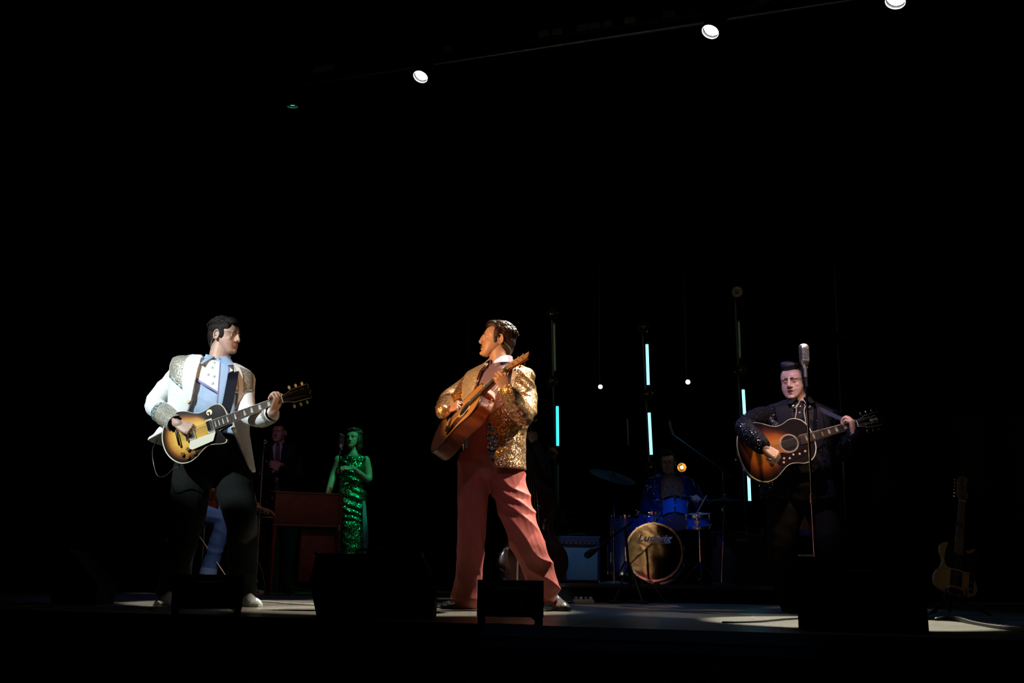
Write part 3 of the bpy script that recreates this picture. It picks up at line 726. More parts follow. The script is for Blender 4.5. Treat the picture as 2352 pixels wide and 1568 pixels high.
part('jacket', remesh(merge(jk, sl), .0062, 3, .5, f1), WHITEC, L, auto=0)
# lapels
def lap(T, e, sg, t0, t1, wf, off=.034):
    def fn(u, v):
        t = t0 + (t1 - t0) * u; k = min(int(t), T.n - 2); a = e[k] * (1 - (t - k)) + e[k + 1] * (t - k)
        return t, a + sg * wf(u) * v
    return T.patch(fn, 22, 8, off, .005)
wL = lambda u: 22 * math.sin(PI * min(1, u * .75 + .12)) ** .8 * (1 if u < .93 else (1 - u) / .07)
part('lapel', lap(tl, el, -1, .15, 4.0, wL), WHITEC, L, auto=.8)
part('lapel', lap(tl, er, 1, .15, 4.0, lambda u: wL(u) * .42, .032), WHITEC, L, auto=.8)
# glittering yokes with a paler scalloped rim
def yoke(T, a0, a1, t0, tb, off=.0305):
    fn = lambda u, v: (t0 + (tb(v) - t0) * u, a0 + (a1 - a0) * v)
    return T.patch(fn, 18, 12, off, .003)
tb1 = lambda v: 2.72 + .62 * v ** 1.3
part('yoke', yoke(tl, -70, -33, 1.35, tb1, .0285), GLIT, L, auto=0)
part('yoke_trim', tl.patch(lambda u, v: (tb1(v) - .02 + .17 * u, -70 + 38 * v), 3, 14, .031, .004), PIPING, L, auto=0)
tb2 = lambda v: 3.25 - .35 * v ** 2
part('yoke', yoke(tl, 34, 78, 1.5, tb2, .0285), GLIT, L, auto=0)
part('yoke_trim', tl.patch(lambda u, v: (tb2(v) - .02 + .16 * u, 33 + 46 * v), 3, 14, .031, .004), PIPING, L, auto=0)
# embroidered cuffs
cf = limb(MB(), [W(377, 951, Y - .17), W(390, 962, Y - .22), W(405, 974, Y - .285)], [.0695, .065, .057], round_ends=False)
part('cuff', cf, GLIT, L)
part('cuff_trim', limb(MB(), [W(371, 946.5, Y - .145), W(378, 952, Y - .175)], [.0695, .0705], round_ends=False), PIPING, L)
cf = limb(MB(), [W(600, 958, Y - .27), W(612, 955, Y - .315), W(624, 949.5, Y - .37)], [.0665, .062, .055], round_ends=False)
part('cuff', cf, GLIT, L)
part('cuff_lining', limb(MB(), [W(403, 972.5, Y - .28), W(408, 976, Y - .295)], [.048, .050], round_ends=False), BLACKCLOTH, L)
part('cuff_lining', limb(MB(), [W(622, 950, Y - .365), W(627, 948, Y - .38)], [.046, .048], round_ends=False), BLACKCLOTH, L)
part('button', MB().lathe([(0, 0), (.011, 0), (.012, .003), (.009, .005), (0, .004)], Matrix.Translation(tl.p(4.0, el[4] - 4, .034)) @ Vector((0, -1, 0)).to_track_quat('Z', 'Y').to_matrix().to_4x4(), 14), IVORY, L)
# shirt
part('shirt', remesh(tl.solid(-.004, t1=5.2), .008, 2, .5, folds(.006, 4, 7, 9, (.5, 0, .8))), BLUESH, L, auto=0)
YW = mat('white_yoke', (.74, .78, .76), .6); PUR = mat('violet_braid', (.22, .22, .48), .6)
cc = (el[2] + er[2]) / 2 + 6
part('shirt_yoke', tl.patch(lambda u, v: (1.2 + ((2.75 + .7 * v) - 1.2) * u, el[3] - 4 + (cc - 7 - el[3] + 4) * v), 12, 10, .011, .002), YW, L)
part('shirt_yoke', tl.patch(lambda u, v: (1.2 + ((3.45 - .2 * v) - 1.2) * u, cc + 6 + (er[3] - cc) * v), 12, 10, .011, .002), YW, L)
part('shirt_braid', tl.patch(lambda u, v: (2.72 + .7 * v + .11 * u, el[3] - 4 + (cc - 7 - el[3] + 4) * v), 3, 12, .012, .003), PUR, L)
part('shirt_braid', tl.patch(lambda u, v: (3.42 - .2 * v + .09 * u, cc + 6 + (er[3] - cc) * v), 3, 12, .012, .003), PUR, L)
part('placket', tl.patch(lambda u, v: (1.3 + 4.0 * u, cc - 7 + 13 * v), 24, 4, .013, .003), BLUESH, L)
for a in (-7, 6): part('stitching', tl.patch(lambda u, v, a=a: (1.3 + 4.0 * u, cc + a - .8 + 1.6 * v), 24, 2, .0165, .001), PUR, L)
for i, (t, a) in enumerate([(1.7, -22), (1.75, -16), (2.15, -25), (2.2, -17), (2.6, -20), (2.65, -14), (3.0, -15), (1.9, 12), (2.3, 15), (2.7, 11)]):
    part('gem', MB().ell(tl.p(t, cc + a, .014), (.008, .003, .011), None, 8, 6), mat('pale_gem', (.45, .6, .55), .2) if i == 0 else bpy.data.materials['pale_gem'], L)
collar(L, W(500, 833, Y - .015), (.2, -1), BLUESH, r=.070, h=.052, fall=.06, point=.075, open_=.03, gap=10)
# head
hR = head_frame((.955, -.30, -.03)); hc = W(516, 772, Y)
sk, T_ = build_head(hc, hR, W(497, 845, Y), 1.04, 'closed', .7, nose=.9, neck_r=.060)
body = [remesh(sk, .0027, 2, .5)]
fm = FACEM((.05, .03, .02), (.025, .016, .012), (.42, .20, .15))
face_parts(L, T_, hR, 1.04, fm, .7, 'closed', -.002, (0, 0))
HAIR1 = mat('dark_brown_hair', (.014, .009, .007), .55, spec=.18, bump=.35, bscale=220)
bl = [(.052, .044, .052, .022, .026, .030), (-.052, .044, .052, .022, .026, .030), (.066, .022, .005, .010, .018, .035), (-.066, .022, .005, .010, .018, .035), (0, -.022, .045, .080, .093, .083), (0, -.05, .005, .070, .062, .085), (0, .03, .085, .058, .052, .038), (0, .058, .078, .05, .03, .028), (.058, .012, .03, .022, .03, .045), (-.058, .012, .03, .022, .03, .045), (0, -.058, -.04, .052, .045, .05)]
part('hair', hair_mesh(T_, hR, 1.04, bl, scalp_tufts(520, 3, .026, .0055, .0038, curl=.01), 2, amp=.0014), HAIR1, L, auto=0)
# in-ear monitor lead
part('earpiece', MB().tube([T_(.083, -.01, -.01), T_(.082, -.022, -.02), T_(.075, -.04, -.05), T_(.06, -.05, -.1)], .0016, n=6), mat('clear_wire', (.3, .28, .25), .3), L)
# guitar
LPTOP = burst('tobacco_burst', [(0, (.004, .002, .001)), (.10, (.012, .004, .002)), (.22, (.16, .045, .006)), (.36, (.50, .22, .03)), (.6, (.72, .42, .07)), (1, (.78, .50, .11))])
LPO = [(-.165, 0), (-.158, .055), (-.132, .108), (-.09, .148), (-.035, .163), (.02, .150), (.07, .120), (.112, .106), (.155, .110), (.20, .122), (.24, .116), (.265, .085), (.275, .035), (.278, -.026),
       (.255, -.034), (.212, -.042), (.190, -.060), (.192, -.085), (.214, -.100), (.232, -.112), (.222, -.128), (.19, -.126), (.15, -.113), (.11, -.108), (.07, -.122), (.02, -.150), (-.035, -.163), (-.09, -.148), (-.132, -.108), (-.158, -.055)]
nut = W(649, 917, Y - .40); br = W(431, 999, Y - .30)
GO = dict(outline=LPO, thick=.048, lobes=[(-.03, 0), (.18, .01)], scale=(nut - br).length, joint=.275, fz=.012, fbend=.175, arch=.008, bfn=lambda x, y: 1 - max(0, min(1, (x + .6 * max(0, abs(y) - .035) - .115) / .05)), side=mat('dark_mahogany', (.03, .010, .006), .25, coat=1), top=LPTOP, binding=mat('cream_binding', (.62, .56, .40), .4),
          neck=mat('neck_mahogany', (.05, .016, .008), .3, coat=.6), fboard=ROSE, fbinding=True, inlay='trap', pearl=PEARL, bone=BONE, head=HEAD33, hface=EBON, hback=True, pegs=pegs33(), keys=IVORY, tail=-.055, sz=.02, bigkeys=True, hline=True)
g1 = guitar('electric_guitar', 'sunburst single-cut electric guitar with cream pickguard held by the man in white', br, nut, (.06, -1, .06), GO)
K = dict(local=True)
part('tailpiece', MB().tube([(-.055, -.045, .022), (-.055, .045, .022)], .0085, n=12), METAL['chrome'], g1, **K)
br_ = part('bridge', MB().box((0, 0, .018), (.012, .082, .012), bev=.003), METAL['chrome'], g1, **K)
for s_ in (-1, 1): part('bridge_post', MB().cyl((0, s_ * .037, .006), (0, s_ * .037, .027), .005, 10), METAL['chrome'], br_, **K)
for xx, nm in ((.158, 0), (.033, 1)):
    rgm = part('pickup_ring', MB().box((xx, 0, .012), (.044, .088, .011), bev=.003), mat('cream_plastic', (.66, .60, .45), .4), g1, **K)
    part('pickup_cover', MB().box((xx, 0, .020), (.036, .068, .010), bev=.004), METAL['chrome'], rgm, **K)
    for j in range(6): part('pole_screw', MB().cyl((xx + .010, -.025 + .010 * j, .020), (xx + .010, -.025 + .010 * j, .0262), .0028, 8), METAL['nickel'], rgm, **K)
part('pickguard', MB().prism([(.182, -.030), (.182, -.050), (.155, -.095), (.015, -.102), (-.005, -.088), (.012, -.046), (.1, -.046), (.135, -.046), (.178, -.046)], .014, .017), mat('cream_guard', (.70, .66, .50), .35), g1, auto=.5, **K)
for kx, ky in ((-.055, -.105), (-.012, -.088), (-.028, -.135), (.020, -.122)):
    kn = part('control_knob', MB().lathe([(0, .004), (.0135, .004), (.0125, .014), (.0115, .020), (0, .021)], Matrix.Translation((kx, ky, 0)), 18), mat('amber_knob', (.25, .13, .03), .15, coat=1), g1, **K)
    part('knob_cap', MB().cyl((kx, ky, .0205), (kx, ky, .0215), .0085, 14), METAL['gold'], kn, **K)
sw = part('switch_plate', MB().cyl((.172, .085, .004), (.172, .085, .0085), .019, 24), mat('cream_disc', (.80, .74, .52), .4), g1, **K)
part('switch_tip', MB().cyl((.172, .085, .008), (.168, .080, .024), .0045, 10), mat('amber_tip', (.35, .2, .04), .3), sw, **K)
for p in ((.278, .012, -.02), (-.168, 0, -.02)): part('strap_button', MB().ell(p, (.007, .007, .007), None, 10, 6), METAL['chrome'], g1, **K)
part('output_jack', MB().cyl((-.10, -.150, -.022), (-.108, -.163, -.022), .009, 12), METAL['chrome'], g1, **K)
# strap: over the shoulder to the horn
STR = mat('navy_leather', (.003, .004, .010), .6, spec=.08)
def ribbon(pts, w_, th, side):
    mb = MB(); pts = [Vector(p) for p in pts]; P = []
    for i in range(len(pts) - 1):
        for k in range(6): P.append(cr(pts[max(i - 1, 0)], pts[i], pts[i + 1], pts[min(i + 2, len(pts) - 1)], k / 6))
    P.append(pts[-1]); rg = []
    for i, p in enumerate(P):
        t = (P[min(i + 1, len(P) - 1)] - P[max(i - 1, 0)]).normalized(); sd = Vector(side(i / (len(P) - 1))); sd = (sd - t * sd.dot(t)).normalized(); n = t.cross(sd)
        ww = w_(i / (len(P) - 1)) if callable(w_) else w_
        rg.append([p + sd * ww + n * th, p - sd * ww + n * th, p - sd * ww - n * th, p + sd * ww - n * th])
    return mb.loft(rg)
st = ribbon([W(535, 838, Y + .10), W(537, 842, Y - .04), W(535, 862, Y - .165), W(530, 890, Y - .20), W(523, 925, Y - .225), W(516, 950, Y - .25), W(513, 962, Y - .28)], lambda u: .033 if u < .8 else .033 - .02 * (u - .8) / .2, .002, lambda u: (1, 0, .1))
so = part('guitar_strap', st, STR, L, auto=.7)
# instrument lead from the jack
cab = MB().tube([g1.matrix_world @ Vector((-.108, -.165, -.022)), W(398, 1076, Y - .26), W(380, 1092, Y - .24), W(362, 1092, Y - .22), W(352, 1060, Y - .2), W(351, 1030, Y - .15), W(362, 1010, Y - .05)], .0032, n=8)
tag(part('guitar_cable', cab, mat('black_rubber_lead', (.03, .022, .018), .35), None), 'thin cable looping from the electric guitar to the hip of the man in white', 'cable')
# hands
h1, _ = build_hand(W(408, 972, Y - .33), (.86, -.10, -.36), (-.10, -.85, .48), 'R', ((.75, 1.0, .6), (.85, 1.1, .6), (.95, 1.1, .6), (1.05, 1.1, .6)), ((.75, .28, -.62), .25), fore=shl[3])
h2, _ = build_hand(W(627, 948, Y - .40), (.35, -.05, .93), (.9, -.40, -.25), 'L', ((.55, 1.35, .7), (.75, 1.3, .8), (.85, 1.3, .8), (.95, 1.2, .8)), ((.93, .30, -.25), -.1), spread=.12, fore=shr[3])
body += [remesh(h1, .0023, 1, .5), remesh(h2, .0023, 1, .5)]
tr = MB()
tr.tube([W(492, 1010, Y), W(488, 960, Y)], .13, n=20)
bb = MB(); s_ = tl.solid(-.02, t1=4.6); bb.add(s_.v, s_.f); bb.tube([W(485, 960, Y), W(485, 1050, Y)], .11)
limb(bb, shl, [.05, .05, .042, .036, .028]); limb(bb, shr, [.05, .045, .04, .036, .028])
hip = W(486, 1062, Y)
kr, kl = [W(440, 1110, Y), W(418, 1210, Y + .06), W(400, 1350, Y + .12)], [W(528, 1110, Y), W(556, 1215, Y - .08), W(556, 1350, Y - .02)]
limb(bb, kr, [.06, .05, .04]); limb(bb, kl, [.06, .05, .04])
body.append(remesh(bb, .012, 1))
part('body', merge(*body), SKIN, L, auto=0)
tr = MB(); tr.ell(W(486, 1062, Y), (.205, .15, .14)); tr.tube([W(486, 1000, Y), W(486, 1060, Y)], [.15, .17], n=24)
limb(tr, [W(446, 1075, Y), W(438, 1130, Y + .01), W(428, 1210, Y + .06), W(404, 1300, Y + .1), W(394, 1362, Y + .12)], [.125, .118, .095, .088, .092])
limb(tr, [W(526, 1075, Y), W(541, 1130, Y - .03), W(556, 1210, Y - .09), W(556, 1300, Y - .05), W(555, 1352, Y - .02)], [.125, .112, .092, .084, .092])
part('trousers', remesh(tr, .0085, 3, .5, folds(.008, 4, 7, 31, (.6, .1, .7))), TROUS, L, auto=0)
WSH = mat('white_leather', (.75, .76, .74), .35)
a = W(547, 1387, Y - .08); a.z = .006
shoe(L, (a.x, Y - .02, .006), (G(597, Y - .14).x, Y - .14, .006), WSH, mat('white_sole', (.55, .55, .52), .5), h=.078)
shoe(L, (G(402, Y + .12).x, Y + .12, .006), (G(364, Y - .08).x, Y - .10, .006), WSH, bpy.data.materials['white_sole'], h=.075)

# ============================================================ singer in the gold jacket (centre)
Y = 6.3
SKINC = mat('warm_skin', (.50, .30, .21), .45, bump=.05, bscale=200, vary=.08, vscale=60)
C = empty('person', G(1160, Y), 'man in gold sequined jacket and coral trousers, legs apart, playing a natural-top guitar', 'person')
GOLDJ = sequin('gold_sequins', (.58, .33, .15), (.98, .82, .55), 190, .30, .5, 15, dark=(.09, .035, .012), patw=.09, base=.14, metal=.75)
GOLDL = sequin('champagne_sequins', (.66, .54, .38), (.9, .8, .62), 240, .35, .4, 20, dark=(.4, .3, .2), patw=.02, base=.3, metal=.6)
BLUEJ = sequin('blue_sequins', (.12, .26, .80), (.4, .65, 1.0), 190, .25, .9, 18, dark=(.01, .01, .03), base=.4)
LAV = mat('mauve_silk_shirt', (.21, .14, .21), .5, sheen=.3)
CORAL = mat('coral_trousers', (.43, .095, .080), .7, bump=.15, bscale=420)
tc_ = Torso([(1124, 836, 1176, 842, Y, .070), (1095, 846, 1200, 852, Y, .095), (1075, 862, 1216, 868, Y, .125), (1068, 910, 1210, 915, Y, .135), (1072, 965, 1200, 972, Y, .125),
             (1070, 1025, 1196, 1030, Y, .125), (1066, 1074, 1197, 1081, Y, .135)], (-.55, -.83))
EC = [(1128, 1168), (1120, 1166), (1108, 1158), (1096, 1148), (1085, 1126), (1075, 1118), (1068, 1140)]
el = [tc_.edge(i, a) for i, (a, b) in enumerate(EC)]; er = [tc_.edge(i, b) for i, (a, b) in enumerate(EC)]
el[5] = -80; el[6] = -95
jk = tc_.shell(el, er, .012, .014)
sL = [W(1092, 868, Y + .03), W(1066, 890, Y + .06), W(1030, 916, Y + .0), W(1021, 934, Y - .14), W(1017, 945, Y - .24)]
sl = limb(MB(), sL, [.060, .058, .056, .052, .050])
sR = [W(1196, 872, Y - .02), W(1206, 905, Y - .06), W(1204, 950, Y - .22), W(1187, 936, Y - .42), W(1167, 899, Y - .59)]
limb(sl, sR, [.066, .068, .066, .060, .050])
fo = folds(.012, 5, 12, 5, (.75, 0, .65)); fo2 = folds(.003, 3, 9, 8)
part('jacket', remesh(merge(jk, sl), .006, 3, .5, lambda p: fo(p) if PXL(p)[0] > 1172 and PXL(p)[1] < 985 else fo2(p)), GOLDJ, C, auto=0)
def lap2(T, e, sg, t0, t1, wf, off=.034):
    def fn(u, v):
        t = t0 + (t1 - t0) * u; k = min(int(t), T.n - 2); a = e[k] * (1 - (t - k)) + e[k + 1] * (t - k)
        return t, a + sg * wf(u) * v
    return T.patch(fn, 24, 8, off, .005)
part('lapel', lap2(tc_, el, -1, .15, 3.7, lambda u: 34 * math.sin(PI * min(1, u * .75 + .12)) ** .7 * (1 if u < .9 else (1 - u) / .1)), GOLDL, C, auto=.8)
part('lapel', lap2(tc_, er, 1, .15, 3.9, lambda u: 26 * math.sin(PI * min(1, u * .75 + .12)) ** .7 * (1 if u < .9 else (1 - u) / .1)), GOLDL, C, auto=.8)
part('paisley_panel', tc_.patch(lambda u, v: (4.2 + 1.3 * u, (er[4] + (er[5] - er[4]) * (.2 + 1.3 * u) if u < .61 else er[5] + (er[6] - er[5]) * (1.3 * u - .8)) + 1 + (22 * math.sin(PI * (.04 + .92 * u)) + 1) * v), 14, 10, .027, .002), BLUEJ, C, auto=0)
for a, b, c_ in ((.055, .052, 0),):
    part('cuff_lining', limb(MB(), [W(1017, 945, Y - .235), W(1016.5, 946, Y - .25)], [.047, .049], round_ends=False), BLACKCLOTH, C)
    part('cuff_lining', limb(MB(), [W(1168, 900, Y - .585), W(1166.5, 898, Y - .597)], [.046, .048], round_ends=False), BLACKCLOTH, C)
    part('shirt_cuff', limb(MB(), [W(1018, 944, Y - .23), W(1022, 942, Y - .27)], [.040, .038], round_ends=False), LAV, C)
    part('shirt_cuff', limb(MB(), [W(1168, 901, Y - .58), W(1165.5, 896, Y - .60)], [.040, .037], round_ends=False), LAV, C)
part('shirt', remesh(tc_.solid(-.004, t1=5.0), .008, 2, .5, folds(.009, 6, 5, 19, (.9, .2, .35))), LAV, C, auto=0)
collar(C, W(1150, 836, Y - .02), (-.7, -.7), LAV, r=.068, h=.048, fall=.045, point=.045, open_=.01)
hR = head_frame((-.97, -.18, .15), (.04, 0, 1)); hc = W(1142, 782, Y)
sk, T_ = build_head(hc, hR, W(1152, 846, Y), 1.05, 'part', .35, nose=.75, neck_r=.058, chin=1.1)
body = [remesh(sk, .0027, 2, .5)]
fm = FACEM((.04, .03, .02), (.02, .012, .01), (.38, .13, .11))
face_parts(C, T_, hR, 1.05, fm, .35, 'part', 0, (0, 0))
HAIRC = mat('black_brown_hair', (.020, .010, .007), .42, spec=.35, bump=.3, bscale=220)
bl = [(0, -.025, .042, .080, .095, .086), (0, -.05, .005, .073, .068, .088), (0, .035, .092, .052, .05, .034), (0, .062, .088, .04, .026, .028), (0, -.01, .105, .06, .065, .028), (.060, .010, .03, .021, .032, .05), (-.060, .010, .03, .021, .032, .05),
      (.067, .020, .0, .010, .014, .034), (-.067, .020, .0, .010, .014, .034), (0, -.066, -.045, .052, .045, .055)]
part('hair', hair_mesh(T_, hR, 1.05, bl, scalp_tufts(520, 5, .040, .0045, .0042, top=.05, curl=.008), 4, amp=.0012), HAIRC, C, auto=0)
part('earpiece', MB().tube([T_(-.083, -.01, -.01), T_(-.078, -.05, -.03), T_(-.055, -.09, -.06), T_(-.03, -.085, -.11)], .0014, n=6), bpy.data.materials['clear_wire'], C)
# acoustic guitar, face turned to the left of the stage
SPR = wood('spruce_top', (.56, .27, .09), (.72, .38, .14), .4, 6, (1, 40, 1), .5)
DRO = mirror_outline([(-.185, 0), (-.182, .06), (-.165, .125), (-.13, .172), (-.08, .196), (-.02, .192), (.04, .165), (.09, .146), (.14, .140), (.19, .146), (.24, .149), (.285, .132), (.315, .09), (.325, .03)])
HOG = wood('mahogany', (.11, .020, .006), (.22, .05, .012), .5, 5, (2, 30, 2), .08, .25)
br = W(1034, 971, Y - .26); ax = Vector((.60, -.62, .47)).normalized(); nut = br + ax * .585; GN = Vector((-.93, -.20, .36)); GN = (GN - ax * GN.dot(ax)).normalized()
GO = dict(outline=DRO, thick=.105, lobes=[(-.03, 0), (.2, 0)], scale=.585, joint=.325, fz=.006, fbend=.215, side=HOG, top=SPR, binding=mat('black_binding', (.02, .015, .012), .3), neck=HOG, fboard=EBON, bone=BONE, pearl=PEARL,
          head=[(x * .82, y * .9) for x, y in HEADSQ], hface=wood('headplate', (.42, .23, .12), (.52, .30, .16), .4, 6), hback=True, pegs=pegs33(.022, (.045, .082, .12), .050), keys=METAL['chrome'], tail=-.008, sz=.011)
g2 = guitar('acoustic_guitar', 'natural-top acoustic guitar with dark pickguard held by the man in the gold jacket', br, nut, GN, GO)
def acoustic_front(g, sr=.05, sx=.155, rings=((.058, .0022), (.064, .0012)), ringm=None, bridge='belly', guard=None):
    h = part('soundhole', MB().cyl((sx, 0, -.02), (sx, 0, .0012), sr, 40), mat('hole_dark', (.004, .002, .001), .9) if 'hole_dark' not in bpy.data.materials else bpy.data.materials['hole_dark'], g, local=True, auto=.5)
    for R_, r_ in rings: part('rosette', MB().torus((sx, 0, .0014), R_, r_, n=48, m=6), ringm or BONE, g, local=True)
    if bridge == 'belly': pr = smooth_outline([(-.016, -.078), (.012, -.078), (.014, 0), (.012, .078), (-.016, .078), (-.020, .035), (-.028, 0), (-.020, -.035)], 3)
    else: pr = smooth_outline([(-.010, -.095), (.006, -.108), (.016, -.075), (.012, -.04), (.013, 0), (.012, .04), (.016, .075), (.006, .108), (-.010, .095), (-.014, .04), (-.028, 0), (-.014, -.04)], 3)
    b = part('bridge', MB().prism(pr, .001, .010), ROSE, g, local=True, auto=.5)
    part('saddle', MB().box((.002, 0, .011), (.004, .072, .005)), BONE, b, local=True)
    for i in range(6): part('bridge_pin', MB().cyl((-.012, .026 - .0104 * i, .008), (-.012, .026 - .0104 * i, .014), .003, 8), BONE, b, local=True)
acoustic_front(g2)
part('pickguard', MB().prism(smooth_outline([(.20, -.052), (.16, -.056), (.115, -.048), (.09, -.028), (.055, -.030), (.015, -.075), (-.002, -.115), (.03, -.135), (.08, -.118), (.13, -.100), (.18, -.090), (.205, -.075)], 3), .001, .0022), mat('dark_guard', (.012, .006, .004), .12, coat=1), g2, local=True, auto=.5)
part('heel', MB().tube([(.33, 0, -.01), (.335, 0, -.055), (.325, 0, -.09)], [.026, .018, .010], n=14, flat=.8), HOG, g2, local=True)
for p in ((-.19, 0, -.05), (.34, -.022, -.07)): part('strap_button', MB().ell(p, (.007, .007, .007), None, 10, 6), METAL['chrome'], g2, local=True)
# white strap seen behind the neck
stw = ribbon([W(1187, 834, Y - .05), W(1160, 868, Y - .20), W(1140, 890, Y - .26), W(1122, 910, Y - .29), W(1112, 922, Y - .30)], .014, .0015, lambda u: (.6, -.3, .6))
part('guitar_strap', stw, mat('pale_strap', (.5, .52, .50), .5), C, auto=.7)
h1, _ = build_hand(WPL(1024, 941, br, GN, .055), (.80, -.45, .30), (-.45, -.60, .55), 'R', ((.95, 1.35, .7), (1.15, 1.4, .7), (1.25, 1.4, .7), (1.3, 1.35, .7)), ((.80, .35, -.45), .25), fore=sL[3])
nk = br + ax * .56
h2, _ = build_hand(W(1164, 894, Y - .61), (-.42, -.26, .86), (.28, -.95, -.15), 'L', ((1.05, 1.35, .8), (1.1, 1.35, .8), (1.15, 1.35, .8), (1.25, 1.25, .8)), ((.75, .55, -.3), -.1), fore=sR[3])
body += [remesh(h1, .0023, 1, .5), remesh(h2, .0023, 1, .5)]
part('plectrum', MB().prism([(-.012, 0), (0, -.014), (.012, 0), (0, .004)], -.0008, .0008, Matrix.Translation(W(1060, 928, Y - .42)) @ Matrix.Rotation(1.3, 4, 'X')), mat('tortoise_pick', (.04, .01, .005), .3), C)
bb = MB(); s_ = tc_.solid(-.02, t1=4.6); bb.add(s_.v, s_.f); limb(bb, sL, [.05, .045, .038, .032, .028]); limb(bb, sR, [.05, .045, .04, .036, .028])
kr = [W(1100, 1090, Y), W(1085, 1220, Y), W(1072, 1365, Y + .05)]; kl = [W(1160, 1090, Y), W(1205, 1220, Y - .08), W(1262, 1360, Y - .02)]
limb(bb, kr, [.07, .055, .04]); limb(bb, kl, [.07, .055, .04]); body.append(remesh(bb, .012, 1))
part('body', merge(*body), SKINC, C, auto=0)
tr = MB(); tr.ell(W(1128, 1066, Y), (.185, .15, .13)); tr.tube([W(1132, 985, Y), W(1130, 1050, Y)], [.145, .165], n=24)
limb(tr, [W(1092, 1066, Y), W(1087, 1140, Y), W(1083, 1230, Y + .02), W(1078, 1310, Y + .05), W(1071, 1372, Y + .06)], [.120, .102, .092, .086, .100])
limb(tr, [W(1152, 1066, Y), W(1176, 1140, Y - .04), W(1204, 1230, Y - .08), W(1233, 1300, Y - .06), W(1252, 1350, Y - .04)], [.130, .116, .105, .100, .100])
part('trousers', remesh(tr, .0078, 2, .5, None), CORAL, C, auto=0)
bpy.data.objects.remove(bpy.data.objects[[o.name for o in bpy.data.objects if o.name.startswith('trousers')][-1]])
def trf(p):
    x, y = PXL(p)
    u = (y - 1080) / 280; d = Vector((.62, 0, .78)) if x > 1128 else Vector((.95, .1, .15))
    q = p.dot(d); n1 = math.sin(q * 40 + 2.6 * noise.noise(p * 4.5)); 
    a = .014 if x > 1128 else .005
    return a * ((1 - 2 * abs(n1) ** .7) * .75) * (.5 + .8 * abs(noise.noise(p * 4 + Vector((3, 1, 2))))) + .006 * noise.noise(p * 11)
part('trousers', remesh(tr, .0070, 2, .5, trf), CORAL, C, auto=0)
SILV = mat('silver_leather', (.75, .74, .70), .18, .9)
BS = mat('black_sole', (.008, .008, .008), .4)
shoe(C, (G(1262, Y + .12).x, Y + .14, .006), (G(1300, Y - .12).x, Y - .13, .006), SILV, BS, w=.052, h=.088, pointed=.75, sole_t=.034)
shoe(C, (G(1082, Y + .06).x, Y + .05, .006), (G(1010, Y - .02).x, Y + .02, .006), SILV, BS, w=.048, h=.07, pointed=.5)

# ============================================================ singer in the black sequined jacket (right)
Y = 6.8
SKINR = mat('fair_skin', (.55, .34, .27), .42, bump=.05, bscale=200, vary=.1, vscale=40)
Rp = empty('person', G(1835, Y), 'man in a black sequined jacket singing with eyes shut behind a chrome microphone', 'person')
BLJ = sequin('black_sequined_cloth', (.004, .004, .009), (.85, .88, 1.0), 190, .25, 1.2, 20, dens=.045)
BLG = sequin('rhinestone_embroidery', (.03, .03, .04), (.85, .87, 1.0), 210, .2, 1.2, 20, dens=.35)
BLW = mat('black_wool', (.005, .005, .011), .6, spec=.12)
BSH = mat('black_shirt', (.006, .006, .008), .6, spec=.2)
PIPE = mat('white_piping', (.50, .48, .44), .5)
tR = Torso([(1812, 920, 1864, 926, Y, .068), (1780, 930, 1893, 940, Y, .095), (1752, 944, 1917, 954, Y, .115), (1752, 985, 1916, 992, Y, .13), (1758, 1040, 1912, 1045, Y, .125),
            (1756, 1098, 1914, 1100, Y, .13), (1758, 1150, 1912, 1150, Y, .14)], (-.18, -1))
ER = [(1817, 1862), (1812, 1868), (1815, 1872), (1824, 1872), (1828, 1866), (1826, 1862), (1815, 1870)]
el = [tR.edge(i, a) for i, (a, b) in enumerate(ER)]; er = [tR.edge(i, b) for i, (a, b) in enumerate(ER)]
jk = tR.shell(el, er, .012, .014)
sL = [W(1770, 955, Y), W(1742, 958, Y - .06), W(1711, 980, Y - .24), W(1727, 1003, Y - .38), W(1748, 1022, Y - .47)]
sl = limb(MB(), sL, [.062, .066, .064, .062, .056])
sR = [W(1900, 966, Y), W(1915, 1000, Y), W(1932, 1040, Y - .10), W(1949, 1020, Y - .30), W(1959, 1001, Y - .42)]
limb(sl, sR, [.062, .062, .060, .054, .048])
part('jacket', remesh(merge(jk, sl), .0065, 3, .5, folds(.005, 4, 10, 15)), BLJ, Rp, auto=0)
part('lapel', lap(tR, el, -1, .15, 4.0, wL), BLW, Rp, auto=.8); part('lapel', lap(tR, er, 1, .15, 4.0, wL), BLW, Rp, auto=.8)
# rhinestone feather shapes on both chest yokes
def feather(T, pts, wd, off=.034):
    mb = MB(); rg = []
    for i in range(21):
        u = i / 20; k = min(int(u * (len(pts) - 1)), len(pts) - 2); f = u * (len(pts) - 1) - k
        t = pts[k][0] * (1 - f) + pts[k + 1][0] * f; d = pts[k][1] * (1 - f) + pts[k + 1][1] * f; ww = wd * math.sin(PI * (.06 + .88 * u)) ** .7
        rg.append([T.p(t - ww, d, off), T.p(t - ww, d, off + .003), T.p(t + ww, d, off + .003), T.p(t + ww, d, off)])
    return mb.loft(rg)
part('embroidery', feather(tR, [(1.9, -52), (2.45, -50), (2.8, -38), (3.0, -24)], .20), BLG, Rp, auto=0)
part('embroidery', feather(tR, [(1.8, 42), (2.2, 50), (2.6, 55)], .14), BLG, Rp, auto=0)
part('shirt', remesh(tR.solid(-.004, t1=5.2), .009, 2, .5, folds(.005, 4, 7, 49)), BSH, Rp, auto=0)
cc = (el[2] + er[2]) / 2 - 4
for a in (-5, 5): part('piping', MB().tube([tR.p(.9 + .25 * i, cc + a * (1 + .2 * math.sin(i)), .014) for i in range(14)], .0032, n=6), PIPE, Rp)
